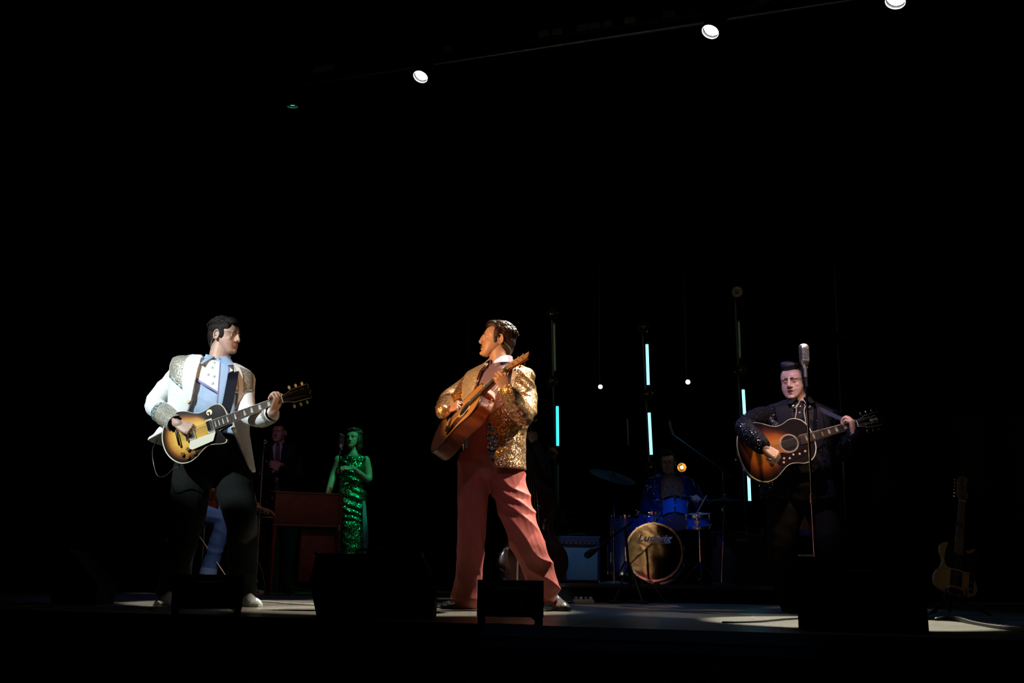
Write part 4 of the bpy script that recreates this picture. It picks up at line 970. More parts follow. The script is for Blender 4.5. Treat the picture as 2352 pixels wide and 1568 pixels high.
for i in range(4): part('snap', MB().ell(tR.p(1.5 + .7 * i, cc, .014), (.006, .003, .006), None, 10, 6), METAL['nickel'], Rp)
cl = collar(Rp, W(1838, 922, Y - .02), (-.25, -1), BSH, r=.064, h=.035, fall=.045, point=.06)
nc = W(1838, 922, Y - .02)
for sgn in (-1, 1):
    part('collar_tip', MB().ell(nc + Vector((sgn * .060 - .02, -.105, -.055)), (.012, .004, .014), None, 10, 6), METAL['nickel'], Rp)
    part('piping', MB().tube([nc + Vector((sgn * .012 - .015, -.092, -.005)), nc + Vector((sgn * .045 - .02, -.112, -.062)), nc + Vector((sgn * .072 - .018, -.080, -.035))], .0025, n=6), PIPE, Rp)
hR = head_frame((-.54, -.83, -.10), (-.03, 0, 1)); hc = W(1822, 878, Y)
sk, T_ = build_head(hc, hR, W(1842, 932, Y + .02), 1.06, 'open', .0, nose=.85, neck_r=.064, jaw=1.06, chin=1.15)
body = [remesh(sk, .0027, 2, .5)]
fm = FACEM((.04, .03, .02), (.018, .012, .012), (.38, .16, .13))
face_parts(Rp, T_, hR, 1.06, fm, 0.0, 'open', -.002)
HAIRR = mat('black_hair', (.010, .008, .012), .4, bump=.3, bscale=220)
bl = [(0, -.028, .045, .082, .090, .082), (0, -.05, .005, .074, .064, .085), (0, .035, .100, .060, .045, .032), (.0, .060, .106, .052, .028, .030), (.015, .045, .122, .045, .035, .020), (0, -.0, .110, .06, .055, .026), (.062, .008, .035, .019, .030, .045), (-.062, .008, .035, .019, .030, .045),
      (.068, .016, .0, .009, .014, .036), (-.068, .016, .0, .009, .014, .036), (0, -.058, -.04, .054, .045, .05)]
part('hair', hair_mesh(T_, hR, 1.06, bl, scalp_tufts(360, 11, .045, .003, .004, curl=.0), 6, amp=.0012), HAIRR, Rp, auto=0)
JTOP = burst('jumbo_burst', [(0, (.004, .002, .001)), (.12, (.010, .003, .001)), (.28, (.10, .020, .003)), (.5, (.38, .10, .012)), (.75, (.50, .17, .02)), (1, (.55, .20, .03))], .2)
JO = mirror_outline([(x * .93, y * .95) for x, y in [(-.205, 0), (-.200, .065), (-.178, .135), (-.135, .187), (-.08, .212), (-.02, .206), (.035, .178), (.08, .150), (.12, .138), (.165, .145), (.21, .160), (.255, .155), (.295, .128), (.322, .08), (.33, .03)]])
shp = W(1812, 1018, Y - .34); nut = W(1968, 973, Y - .40); ax = (nut - shp).normalized(); S_ = .602; br = nut - ax * S_
GO = dict(bfn=lambda x, y: 1 - .93 * max(0, min(1, (x + .35 * abs(y) - .5 * min(0, y) * .5 - .115) / .09)), outline=JO, thick=.11, lobes=[(-.04, 0), (.2, 0)], scale=S_, joint=.307, fz=.006, fbend=.222, side=mat('dark_maple', (.03, .010, .004), .25, coat=1), top=JTOP, binding=bpy.data.materials['cream_binding'], neck=mat('maple_neck', (.08, .03, .012), .3, coat=.6), fboard=ROSE,
          fbinding=True, inlay='crown', pearl=mat('aged_pearl', (.55, .50, .36), .2, vary=.2, vscale=90), bone=BONE, head=HEAD33, hface=EBON, hback=True, hline=True, hinlay=smooth_outline([(.085, 0), (.10, .012), (.125, .006), (.135, .014), (.145, 0), (.135, -.014), (.125, -.006), (.10, -.012)], 2),
          pegs=pegs33(), keys=METAL['gold'], tail=-.012, sz=.011)
g3 = guitar('acoustic_guitar', 'dark sunburst jumbo acoustic guitar with crown inlays played by the man in black', br, nut, (-.06, -1, .10), GO)
acoustic_front(g3, .05, (shp - br).length, ((.056, .0022), (.0615, .0014)), bpy.data.materials['cream_binding'], 'moustache')
sxx = (shp - br).length
pg = part('pickguard', MB().prism(smooth_outline([(.25, -.050), (.215, -.058), (sxx + .03, -.062), (sxx - .02, -.066), (sxx - .06, -.045), (.06, -.050), (.03, -.085), (.04, -.122), (.09, -.130), (.15, -.112), (.20, -.105), (.245, -.080)], 3), .001, .0024), mat('floral_guard', (.014, .007, .005), .2, coat=1), g3, local=True, auto=.5)
for i, (a, b) in enumerate([(.225, -.078), (.185, -.085), (.145, -.078), (.115, -.095), (.08, -.085), (.07, -.11)]):
    part('flower', MB().loft([[(a + .007 * (1 + .35 * math.cos(5 * t)) * math.cos(t), b + .007 * (1 + .35 * math.cos(5 * t)) * math.sin(t), z) for t in [2 * PI * j / 20 for j in range(20)]] for z in (.0024, .003)]), bpy.data.materials['aged_pearl'], pg, local=True)
part('strap_button', MB().ell((-.214, 0, -.05), (.009, .009, .009), None, 10, 6), METAL['nickel'], g3, local=True)
stp = ribbon([W(1868, 932, Y + .02), W(1880, 938, Y - .14), W(1905, 950, Y - .22), W(1935, 962, Y - .33), W(1965, 968, Y - .42)], .013, .0015, lambda u: (0, -.3, 1))
part('guitar_strap', stp, mat('grey_blue_strap', (.10, .11, .16), .5), Rp, auto=.7)
part('strap_buckle', MB().box(W(1868, 934, Y - .07), (.04, .008, .025), bev=.003), METAL['gold'], Rp)
h1, _ = build_hand(W(1755, 1026, Y - .50), (.80, -.12, -.55), (.28, -.80, .50), 'R', ((.9, 1.1, .6), (1.1, 1.2, .6), (1.2, 1.2, .6), (1.3, 1.2, .6)), ((.85, .15, -.5), .2), 1.05, fore=sL[3])
h2, _ = build_hand(W(1962, 998, Y - .44), (-.12, -.10, .98), (.80, -.55, -.10), 'L', ((.7, 1.3, .7), (.8, 1.25, .8), (.9, 1.2, .8), (1.0, 1.15, .8)), ((.8, .5, -.4), -.1), spread=.12, fore=sR[3])
body += [remesh(h1, .0024, 1, .5), remesh(h2, .0024, 1, .5)]
bb = MB(); s_ = tR.solid(-.02, t1=4.6); bb.add(s_.v, s_.f); limb(bb, sL, [.05, .045, .04, .036, .030]); limb(bb, sR, [.05, .045, .04, .034, .028])
limb(bb, [W(1800, 1150, Y), W(1805, 1260, Y), W(1818, 1375, Y + .02)], [.07, .055, .04]); limb(bb, [W(1880, 1150, Y), W(1912, 1260, Y), W(1942, 1375, Y + .1)], [.07, .055, .04]); body.append(remesh(bb, .013, 1))
part('body', merge(*body), SKINR, Rp, auto=0)
tr = MB(); tr.ell(W(1838, 1130, Y), (.20, .15, .13)); tr.tube([W(1838, 1060, Y), W(1838, 1120, Y)], [.15, .17], n=24)
limb(tr, [W(1800, 1135, Y), W(1797, 1200, Y), W(1800, 1290, Y), W(1818, 1385, Y + .02)], [.115, .100, .095, .085])
limb(tr, [W(1872, 1135, Y), W(1893, 1200, Y), W(1920, 1290, Y + .05), W(1944, 1380, Y + .1)], [.115, .095, .085, .085])
part('trousers', remesh(tr, .009, 3, .5, folds(.006, 4, 8, 61)), mat('black_trousers', (.004, .004, .004), .85, spec=.1), Rp, auto=0)
shoe(Rp, (G(1822, Y + .1).x, Y + .12, .006), (G(1816, Y - .1).x, Y - .14, .006), EBON, BS, h=.07)
shoe(Rp, (G(1945, Y + .2).x, Y + .2, .006), (G(1965, Y - .0).x, Y - .02, .006), EBON, BS, h=.07)

# ============================================================ figures further upstage
def simple_person(root, torso, head, hf, neck, arms, legs, hands, skin, s=1.0, mouth='closed', female=False, lids=.7, armr=(.045, .04, .034, .028), legr=(.07, .055, .042), torso_off=-.02, feats=None):
    hR = head_frame(hf); sk, T_ = build_head(head, hR, neck, s, mouth, lids, female=female, neck_r=.048 if female else .056)
    ms = [remesh(sk, .0042, 1, .5)]
    bb = MB(); so_ = torso.solid(torso_off); bb.add(so_.v, so_.f)
    for a in arms: limb(bb, a, list(armr[:len(a)]))
    for a in legs: limb(bb, a, list(legr[:len(a)]))
    ms.append(remesh(bb, .011, 2))
    for h, a in zip(hands, arms):
        hm, _ = build_hand(*h, fore=a[-2]); ms.append(remesh(hm, .0032, 1, .5))
    part('body', merge(*ms), skin, root, auto=0)
    face_parts(root, T_, hR, s, feats or FM0, lids, mouth)
    return T_, hR
FM0 = FACEM((.04, .03, .02), (.02, .013, .01))
SK2 = mat('stage_skin', (.50, .32, .24), .5)
# ---- woman in the green sequined dress
Y = 10.72
Wm = empty('person', G(808, Y), 'woman in a green sequined halter dress with one hand at her chest behind a microphone', 'person')
tw = Torso([(794, 1040, 822, 1040, Y, .055), (782, 1048, 838, 1048, Y, .075), (779, 1062, 840, 1062, Y, .10), (778, 1080, 838, 1080, Y, .115), (783, 1105, 832, 1104, Y, .095), (778, 1130, 840, 1129, Y, .115), (776, 1148, 842, 1147, Y, .12)], (-.25, -1))
a1 = [W(777, 1055, Y), W(768, 1085, Y + .02), W(760, 1110, Y - .04), W(754, 1134, Y - .08)]
a2 = [W(840, 1056, Y), W(846, 1080, Y), W(846, 1101, Y - .04), W(828, 1088, Y - .15), W(812, 1076, Y - .20)]
T_, hR = simple_person(Wm, tw, W(812, 1007, Y), (-.28, -.95, .05), W(812, 1044, Y), [a1, a2], [[W(795, 1150, Y), W(800, 1260, Y), W(802, 1350, Y)], [W(822, 1150, Y), W(828, 1260, Y), W(826, 1350, Y)]],
                     [(W(753, 1136, Y - .08), (-.1, -.3, -.95), (-.5, -.8, 0), 'R', (.3, .3, .35, .4)), (W(811, 1075, Y - .21), (-.95, -.15, .05), (.05, -.55, .85), 'L', (.35, .4, .45, .5))], SK2, .93, female=True, armr=(.046, .042, .036, .030, .024))
GRS = sequin('green_sequins', (.03, .34, .14), (.10, .75, .38), 170, .28, .8, 10, dark=(.0, .08, .03), patw=.04, base=.3)
dr = MB(); d_ = tw.solid(.006, t0=1.05); dr.add(d_.v, d_.f)
sk_ = []
for (x0, x1, y, b) in ((777, 841, 1140, .13), (774, 843, 1160, .135), (774, 838, 1190, .12), (776, 840, 1230, .11), (776, 842, 1275, .11), (772, 846, 1330, .12), (770, 848, 1352, .13)):
    l, r_ = W(x0, y, Y), W(x1, y, Y); c_ = (l + r_) / 2; hw = (r_ - l) / 2
    sk_.append([c_ + hw * math.cos(2 * PI * j / 26) + Vector((0, b * math.sin(2 * PI * j / 26), 0)) for j in range(26)])
dr.loft(sk_)
def drf(p): return .006 * math.sin(p.z * 75 + p.x * 26 + 4 * noise.noise(p * 6)) * (1 if p.z > .75 else .35) + .006 * noise.noise(p * 14)
part('dress', remesh(dr, .008, 1, .5, drf), GRS, Wm, auto=0)
part('invented_drape', ribbon([W(836, 1150, Y - .10), W(839, 1205, Y - .12), W(841, 1240, Y - .12), W(837, 1275, Y - .11)], lambda u: .012 + .012 * math.sin(PI * u), .004, lambda u: (1, -.3, 0)), mat('pale_blue_satin', (.30, .62, .85), .35, sheen=.3), Wm)  # invented drape in place of an unidentified cyan strip
part('halter_strap', MB().tube([W(797, 1052, Y - .09), W(800, 1042, Y - .05), W(812, 1040, Y + .05), W(824, 1042, Y - .04), W(832, 1052, Y - .08)], .010, n=8, flat=.4), GRS, Wm)
hb = [(0, -.03, .045, .088, .098, .088), (0, -.06, -.01, .088, .075, .10), (.072, -.01, -.02, .030, .05, .075), (-.072, -.01, -.02, .030, .05, .075), (.06, -.03, -.09, .045, .05, .05), (-.06, -.03, -.09, .045, .05, .05), (0, .045, .098, .055, .045, .03), (.03, .06, .09, .04, .03, .03)]
part('hair', hair_mesh(T_, hR, .95, hb, scalp_tufts(140, 21, .04, .012, .009, curl=.03), 9, voxel=.0048, amp=.004), mat('auburn_hair', (.07, .03, .014), .4, bump=.4, bscale=120), Wm, auto=0)
part('shoe', MB().tube([G(796, Y - .02, .03), G(790, Y - .18, .015)], [.032, .02], n=10, flat=.6), BLACK, Wm); part('shoe', MB().tube([G(828, Y - .02, .03), G(830, Y - .18, .015)], [.032, .02], n=10, flat=.6), BLACK, Wm)
# ---- man in a dark suit and tie, hands together
Y = 11.0
Sm = empty('person', G(645, Y), 'man in dark suit and tie standing with hands together behind the piano', 'person')
ts = Torso([(630, 1018, 658, 1018, Y, .065), (615, 1024, 674, 1024, Y, .09), (609, 1034, 681, 1034, Y, .11), (610, 1065, 680, 1065, Y, .12), (613, 1095, 677, 1095, Y, .11), (611, 1130, 679, 1130, Y, .12), (609, 1170, 681, 1170, Y, .13)], (-.15, -1))
a1 = [W(610, 1040, Y), W(602, 1070, Y), W(602, 1100, Y - .08), W(615, 1092, Y - .24), W(623, 1086, Y - .30)]
a2 = [W(682, 1040, Y), W(688, 1070, Y), W(685, 1100, Y - .10), W(662, 1088, Y - .25), W(646, 1079, Y - .32)]
lg = [[W(628, 1150, Y), W(626, 1250, Y), W(624, 1352, Y)], [W(662, 1150, Y), W(664, 1250, Y), W(666, 1352, Y)]]
T_, hR = simple_person(Sm, ts, W(642, 994, Y), (-.25, -.96, 0), W(645, 1024, Y), [a1, a2], lg, [(W(622, 1086, Y - .31), (.6, -.25, .75), (-.6, -.75, .2), 'R', (.5, .5, .5, .5)), (W(645, 1078, Y - .33), (-.8, -.2, .5), (.1, -.9, .4), 'L', (.4, .5, .6, .6))], SK2, .95, armr=(.04, .036, .032, .028, .024))
NAVY = sequin('dark_lame', (.012, .012, .020), (.8, .75, .95), 150, .3, 1.0, 20, dens=.012)
els = [-20, -16, -12, -8, -3, -10, -25]; ers = [24, 20, 16, 11, 5, 12, 28]
sl = limb(MB(), a1, [.054, .052, .050, .046, .042]); limb(sl, a2, [.054, .052, .050, .046, .042])
part('jacket', remesh(merge(ts.shell(els, ers, .01, .016), sl), .010, 3, .5, folds(.005, 4, 9, 71)), NAVY, Sm, auto=0)
part('shirt', remesh(ts.solid(-.002, t1=5.6), .012, 2), mat('pale_shirt', (.45, .48, .55), .6), Sm, auto=0)
part('shirt_collar', MB().torus(W(645, 1021, Y), .062, .012, n=20, m=6, sx=1, sy=.95), bpy.data.materials['pale_shirt'], Sm)
part('tie', ribbon([ts.p(.5, 2, .012), ts.p(1.5, 2, .014), ts.p(3, 2, .014), ts.p(4, 2, .012)], lambda u: .014 + .02 * u, .003, lambda u: (1, 0, 0)), mat('dark_tie', (.010, .010, .016), .5), Sm)
for aa, bb_ in (((645.5, 1079, Y - .31), (650, 1081, Y - .285)), ((622, 1086.5, Y - .30), (618, 1089, Y - .275))):
    part('shirt_cuff', limb(MB(), [W(*aa), W(*bb_)], [.034, .037], round_ends=False), bpy.data.materials['pale_shirt'], Sm)
part('hair', hair_mesh(T_, hR, .95, [(0, -.022, .045, .080, .093, .083), (0, -.05, .005, .070, .062, .085), (0, .03, .088, .055, .05, .035)], [], 3, voxel=.006), HAIR1, Sm, auto=0)
tr = MB(); tr.ell(W(645, 1160, Y), (.19, .14, .12))
for l_ in lg: limb(tr, l_, [.105, .085, .08])
part('trousers', remesh(tr, .014, 3), mat('dark_trousers', (.003, .003, .004), .9, spec=.1), Sm, auto=0)
for x in (622, 668): part('shoe', MB().tube([G(x, Y + .02, .035), G(x - 2, Y - .18, .03)], [.045, .03], n=12, flat=.7), EBON, Sm)
# ---- keyboard player in jeans, seated
Y = 9.7
Kp = empty('person', G(480, Y), 'seated keyboard player in orange patterned shirt, rolled blue jeans and red sneakers', 'person')
tk = Torso([(450, 1030, 484, 1030, Y, .06), (436, 1038, 496, 1038, Y, .10), (432, 1052, 500, 1052, Y, .12), (434, 1085, 500, 1085, Y, .13), (436, 1120, 500, 1120, Y, .125), (430, 1150, 498, 1150, Y, .14), (428, 1178, 494, 1178, Y, .15)], (.8, -.6))
a1 = [W(448, 1052, Y - .12), W(462, 1090, Y - .16), W(486, 1120, Y - .15), W(530, 1135, Y - .08), W(575, 1160, Y + .0)]
a2 = [W(490, 1052, Y + .12), W(500, 1090, Y + .16), W(520, 1125, Y + .14), W(560, 1150, Y + .10), W(590, 1165, Y + .10)]
l1 = [W(448, 1178, Y - .10), W(480, 1186, Y - .12), W(511, 1200, Y - .14), W(497, 1250, Y - .15), W(478, 1318, Y - .18)]
l2 = [W(460, 1172, Y + .12), W(500, 1180, Y + .13), W(545, 1192, Y + .14), W(560, 1260, Y + .05), W(574, 1342, Y - .02)]
T_, hR = simple_person(Kp, tk, W(476, 1003, Y), (.9, -.4, -.1), W(466, 1036, Y), [a1, a2], [l1[:1] + [l1[2], l1[4]], l2[:1] + [l2[2], l2[4]]], [(W(578, 1162, Y), (1, .1, -.1), (0, 0, 1), 'R', (.3, .3, .3, .3)), (W(593, 1167, Y + .1), (1, .1, -.1), (0, 0, 1), 'L', (.3, .3, .3, .3))], SK2, .95, armr=(.04, .036, .032, .028, .024), legr=(.05, .05, .04))
ORG = mat('orange_print', (.55, .13, .02), .6, vary=.9, vscale=22)
sl = limb(MB(), a1, [.060, .060, .056, .050, .046]); limb(sl, a2, [.060, .060, .056, .050, .046]); s_ = tk.solid(.01)
part('shirt', remesh(merge(s_, sl), .011, 3, .5, folds(.006, 4, 8, 81)), ORG, Kp, auto=0)
DEN = mat('blue_denim', (.075, .13, .26), .8, bump=.4, bscale=500, vary=.25, vscale=160)
tr = MB(); tr.ell(W(455, 1172, Y), (.16, .18, .12)); limb(tr, l1, [.105, .090, .080, .074, .072]); limb(tr, l2, [.105, .090, .080, .074, .070])
part('jeans', remesh(tr, .010, 2, .5, folds(.006, 5, 9, 91)), DEN, Kp, auto=0)
PD = mat('denim_wrong_side', (.32, .36, .44), .8)
part('turn_up', limb(MB(), [W(480.5, 1305, Y - .178), W(477.5, 1320, Y - .182)], [.080, .081], round_ends=False), PD, Kp)
part('turn_up', limb(MB(), [W(572, 1333, Y - .015), W(574.5, 1344, Y - .022)], [.078, .079], round_ends=False), PD, Kp)
RSN = mat('red_canvas', (.16, .012, .015), .7); CAP = mat('rubber_toe_cap', (.55, .55, .52), .4)
def sneaker(a, b):
    o = shoe(Kp, a, b, RSN, CAP, w=.045, h=.072, name='sneaker', pointed=.8)
    a = Vector(a); b = Vector(b); part('toe_cap', MB().ell(a + (b - a) * .9 + Vector((0, 0, .022)), (.036, .036, .026)), CAP, o)
    for k in range(4):
        c = a + (b - a) * (.42 + .1 * k); part('lace', MB().tube([c + Vector((0, -.025, .075 - .012 * k)), c + Vector((0, 0, .088 - .012 * k)), c + Vector((0, .025, .075 - .012 * k))], .003, n=6), CAP, o)
sneaker((G(568, Y).x, Y - .02, .004), (G(606, Y).x, Y - .08, .004)); sneaker((G(474, Y).x, Y - .18, .004), (G(505, Y).x, Y - .30, .004))
part('hair', hair_mesh(T_, hR, .95, [(0, -.022, .045, .080, .093, .083), (0, -.05, .005, .070, .062, .085), (0, .03, .088, .055, .05, .035)], [], 3, voxel=.006), HAIR1, Kp, auto=0)
# ---- double bass player, bending behind the instrument
Y = 9.75
Bp = empty('person', G(1212, Y), 'dark-haired bass player in black standing behind the double bass, mostly hidden', 'person')
tb = Torso([(1192, 1044, 1222, 1044, Y, .065), (1178, 1052, 1240, 1052, Y, .09), (1172, 1064, 1250, 1066, Y, .12), (1172, 1100, 1250, 1100, Y, .13), (1176, 1140, 1246, 1140, Y, .12), (1174, 1175, 1248, 1175, Y, .13), (1172, 1210, 1250, 1210, Y, .14)], (.2, -1))
a1 = [W(1176, 1072, Y), W(1170, 1110, Y - .05), W(1180, 1140, Y - .25), W(1205, 1150, Y - .36)]
a2 = [W(1244, 1072, Y), W(1262, 1040, Y - .08), W(1262, 1010, Y - .2), W(1225, 985, Y - .30)]
a2 = [W(1244, 1074, Y), W(1254, 1100, Y - .1), W(1248, 1060, Y - .26), W(1228, 1020, Y - .32)]
lg = [[W(1195, 1190, Y), W(1192, 1275, Y), W(1190, 1360, Y)], [W(1232, 1190, Y), W(1236, 1275, Y), W(1240, 1360, Y)]]
T_, hR = simple_person(Bp, tb, W(1208, 1022, Y), (.65, -.7, -.30), W(1206, 1050, Y), [a1, a2], lg, [(W(1206, 1151, Y - .37), (.8, -.1, -.5), (0, -1, .1), 'R', (.4, .5, .6, .7)), (W(1227, 1018, Y - .33), (-.3, -.1, .95), (.4, -.9, 0), 'L', (.8, 1.0, 1.0, 1.0))], SK2, .97, armr=(.04, .036, .032, .026))
sl = limb(MB(), a1, [.058, .056, .050, .042]); limb(sl, a2, [.058, .056, .050, .042]); s_ = tb.solid(.01)
part('jacket', remesh(merge(s_, sl), .012, 3, .5, folds(.005, 4, 8, 99)), mat('dark_shirt', (.012, .010, .012), .7), Bp, auto=0)
tr = MB(); tr.ell(W(1212, 1200, Y), (.19, .14, .12))
for l_ in lg: limb(tr, l_, [.10, .085, .08])
part('trousers', remesh(tr, .014, 3), bpy.data.materials['dark_trousers'], Bp, auto=0)
part('hair', hair_mesh(T_, hR, .97, bl, scalp_tufts(80, 31, .04, .008, .008), 3, voxel=.0055), mat('black_shiny_hair', (.02, .018, .025), .3), Bp, auto=0)
for x in (1188, 1242): part('shoe', MB().tube([G(x, Y + .02, .035), G(x - 2, Y - .18, .03)], [.045, .03], n=12, flat=.7), EBON, Bp)
# ---- drummer
Y = 10.25
Dp = empty('person', Vector((W(1540, 1200, Y).x, Y, RZ)), 'drummer in blue sequined jacket over bare-toned shirt seated behind the drum kit', 'person')
td = Torso([(1523, 1086, 1553, 1086, Y, .065), (1508, 1094, 1570, 1094, Y, .09), (1492, 1104, 1588, 1106, Y, .12), (1492, 1135, 1590, 1135, Y, .13), (1500, 1165, 1582, 1165, Y, .13), (1500, 1200, 1582, 1200, Y, .14), (1498, 1225, 1584, 1225, Y, .16)], (-.1, -1))
a1 = [W(1497, 1112, Y), W(1485, 1140, Y), W(1484, 1168, Y - .10), W(1502, 1180, Y - .28), W(1518, 1184, Y - .38)]
a2 = [W(1586, 1114, Y), W(1600, 1140, Y), W(1612, 1168, Y - .10), W(1618, 1160, Y - .25), W(1614, 1152, Y - .34)]
l1 = [W(1520, 1225, Y), W(1490, 1235, Y - .3), W(1488, 1310, Y - .35)]; l2 = [W(1560, 1225, Y), W(1592, 1235, Y - .3), W(1596, 1310, Y - .35)]
T_, hR = simple_person(Dp, td, W(1534, 1063, Y), (-.25, -.95, -.12), W(1538, 1096, Y), [a1, a2], [l1, l2], [(W(1520, 1184, Y - .39), (.7, -.6, -.3), (.2, -.3, .9), 'R', (1, 1.1, 1.2, 1.2)), (W(1613, 1150, Y - .35), (-.5, -.6, .3), (.3, -.5, .8), 'L', (1, 1.1, 1.2, 1.2))], SK2, .97, armr=(.04, .036, .032, .028, .026))
BLS = sequin('blue_sequined_cloth', (.008, .016, .11), (.12, .18, .75), 150, .25, 1.0, 18, dens=.22)
sl = limb(MB(), a1, [.066, .064, .062, .052, .046]); limb(sl, a2, [.066, .064, .062, .052, .046])
part('jacket', remesh(merge(td.shell([-30, -26, -24, -26, -28, -34, -40], [30, 28, 26, 30, 32, 36, 40], .012, .016), sl), .010, 3, .5, folds(.006, 4, 8, 41)), BLS, Dp, auto=0)
part('shirt', remesh(td.solid(-.002), .013, 2), mat('tan_print_shirt', (.16, .085, .05), .6, vary=.7, vscale=40), Dp, auto=0)
tr = MB(); tr.ell(W(1540, 1228, Y), (.19, .18, .11)); limb(tr, l1, [.10, .085, .075]); limb(tr, l2, [.10, .085, .075])
part('trousers', remesh(tr, .014, 3), bpy.data.materials['dark_trousers'], Dp, auto=0)
part('hair', hair_mesh(T_, hR, .97, bl, [], 3, voxel=.0055), HAIR1, Dp, auto=0)
for i, (p0, p1) in enumerate(((W(1616, 1150, Y - .40), W(1596, 1186, Y - .62)), (W(1518, 1181, Y - .44), W(1540, 1196, Y - .66)))):
    tag(part('drumstick', MB().tube([p0 + (p0 - p1) * .35, p0, p1], [.007, .007, .004], n=8, spl=False), mat('hickory', (.45, .33, .22), .5) if i == 0 else bpy.data.materials['hickory'], None), ['pale drumstick in the drummer\'s raised left hand, above the right-hand drum', 'pale drumstick in the drummer\'s right hand over the snare drum'][i], 'drumstick')

# ============================================================ lighting bar overhead
TZ = 4.55
def hang(px, py, z):
    d = CROT @ Vector(((px - 1176) / FPX, -(py - 784) / FPX, -1)); return EYE + d * ((z - EYE.z) / d.z)
tA = hang(700, 196, TZ + .12); tB = hang(1700, 42, TZ + .12); tdv = (tB - tA).normalized(); tdv.z = 0; tdv.normalize(); 
bar_ = empty('lighting_bar', (tA + tB) / 2, 'long dark lighting bar slung across the top of the stage', 'truss')
A_, B_ = tA - tdv * 2.5, tB + tdv * 2.5
LA, LB = A_.copy(), B_.copy(); LA.z = LB.z = TZ + .14
part('rail', MB().cyl(LA, LB, .024, 14), METAL['darksteel'], bar_)
tn = Vector((-tdv.y, tdv.x, 0))
rw = MB(); up_ = Vector((0, 0, 1))
def beam(a, b, wd, z0, z1): return MB().loft([[a + tn * wd + up_ * z0, a - tn * wd + up_ * z0, a - tn * wd + up_ * z1, a + tn * wd + up_ * z1], [b + tn * wd + up_ * z0, b - tn * wd + up_ * z0, b - tn * wd + up_ * z1, b + tn * wd + up_ * z1]])
part('raceway', beam(LA, LB, .02, .07, .15), BLACK, bar_, smooth=False)
GT = mat('grey_label_tape', (.20, .24, .22), .6)
Lb = (LB - LA).length
for px0, px1 in ((722, 752), (752, 768), (1020, 1040), (1238, 1262), (1270, 1292), (1326, 1352), (1354, 1380), (1388, 1406), (1436, 1462), (1524, 1552), (1648, 1680), (1745, 1770)):
    a = hang(px0, 0, 1); a = tA + tdv * ((px0 - 700) / (1000) * 1.0 * 0)
    def onbar(px):
        lo, hi = 0, Lb
        for _ in range(30):
            m = (lo + hi) / 2
            if PXL(LA + tdv * m)[0] < px: lo = m
            else: hi = m
        return LA + tdv * lo
    part('label', beam(onbar(px0), onbar(px1), .0215, .08, .14), GT, bar_, smooth=False)
for k in range(5):
    p = LA + tdv * (Lb * (k + .5) / 5); part('hanger', MB().cyl(p, p + up_ * 2.8, .006, 6), METAL['darksteel'], bar_)
LENSW = emit('lit_lens_white', (1, .98, .93), 30)
def stage_lantern(px, py, z, aim, lens, label, r=.068, energy=0, col=(1, 1, 1), ang=30, barrel=.24, group=None, blend=.4):
    c = hang(px, py, z); d = (Vector(aim) - c).normalized(); o = empty('stage_lantern', c, label, 'stage light', group)
    M_ = Matrix.Translation(c) @ d.to_track_quat('Z', 'Y').to_matrix().to_4x4()
    part('housing', MB().lathe([(.03, -barrel - .06), (.06, -barrel), (r + .012, -barrel * .75), (r + .014, -.01), (r + .014, .03), (r + .006, .03), (r + .006, -.002), (r, -.004), (0, -.004)], M_, 28), BLACK, o)
    part('lens', MB().lathe([(0, -.004), (r * .96, -.004), (r * .85, .006), (r * .5, .013), (0, .016)], M_, 28), lens, o)
    part('colour_frame', MB().torus(M_ @ Vector((0, 0, .024)), r + .008, .006, (M_.to_3x3() @ Vector((1, 0, 0)), M_.to_3x3() @ Vector((0, 1, 0))), 32, 6), mat('frame_grey', (.35, .35, .32), .4) if 'frame_grey' not in bpy.data.materials else bpy.data.materials['frame_grey'], o)
    sd_ = M_.to_3x3() @ Vector((1, 0, 0)); bk = M_ @ Vector((0, 0, -.12)); tp = bk + up_ * .17
    part('yoke', MB().tube([bk + sd_ * (r + .02), bk + sd_ * (r + .02) + up_ * .10, tp, bk - sd_ * (r + .02) + up_ * .10, bk - sd_ * (r + .02)], .007, n=6, spl=False), METAL['darksteel'], o)
    part('clamp', MB().box(tp + up_ * .03, (.03, .05, .06), bev=.006), METAL['darksteel'], o)
    if py > 200: part('drop_pole', MB().cyl(tp + up_ * .05, Vector((tp.x, tp.y, 7.3)), .012, 8), METAL['darksteel'], o)
    if energy: spot('lantern_beam', M_ @ Vector((0, 0, .05)), aim, energy, col, ang, blend, .05)
    return o
stage_lantern(968, 172, TZ, (-1.9, 6.6, .9), LENSW, 'lit lantern on the bar above the gap between the two left guitarists', .062, 12, (1, .85, .7), 16)
stage_lantern(1634, 68, TZ, (-.1, 6.3, .9), LENSW, 'brightest lantern on the bar, upper right of the stage', .066, 2600, (1, .93, .78), 22)
stage_lantern(2058, -2, TZ, (1.86, 6.2, 1.65), LENSW, 'lit lantern cut off by the top edge at the right', .070, 420, (1, .95, .85), 14)
stage_lantern(672, 238, TZ - .1, (-1.75, 9.2, -.5), emit('lit_lens_green', (.05, .9, .55), 1.3), 'small green-lit lantern below the left end of the bar', .045)

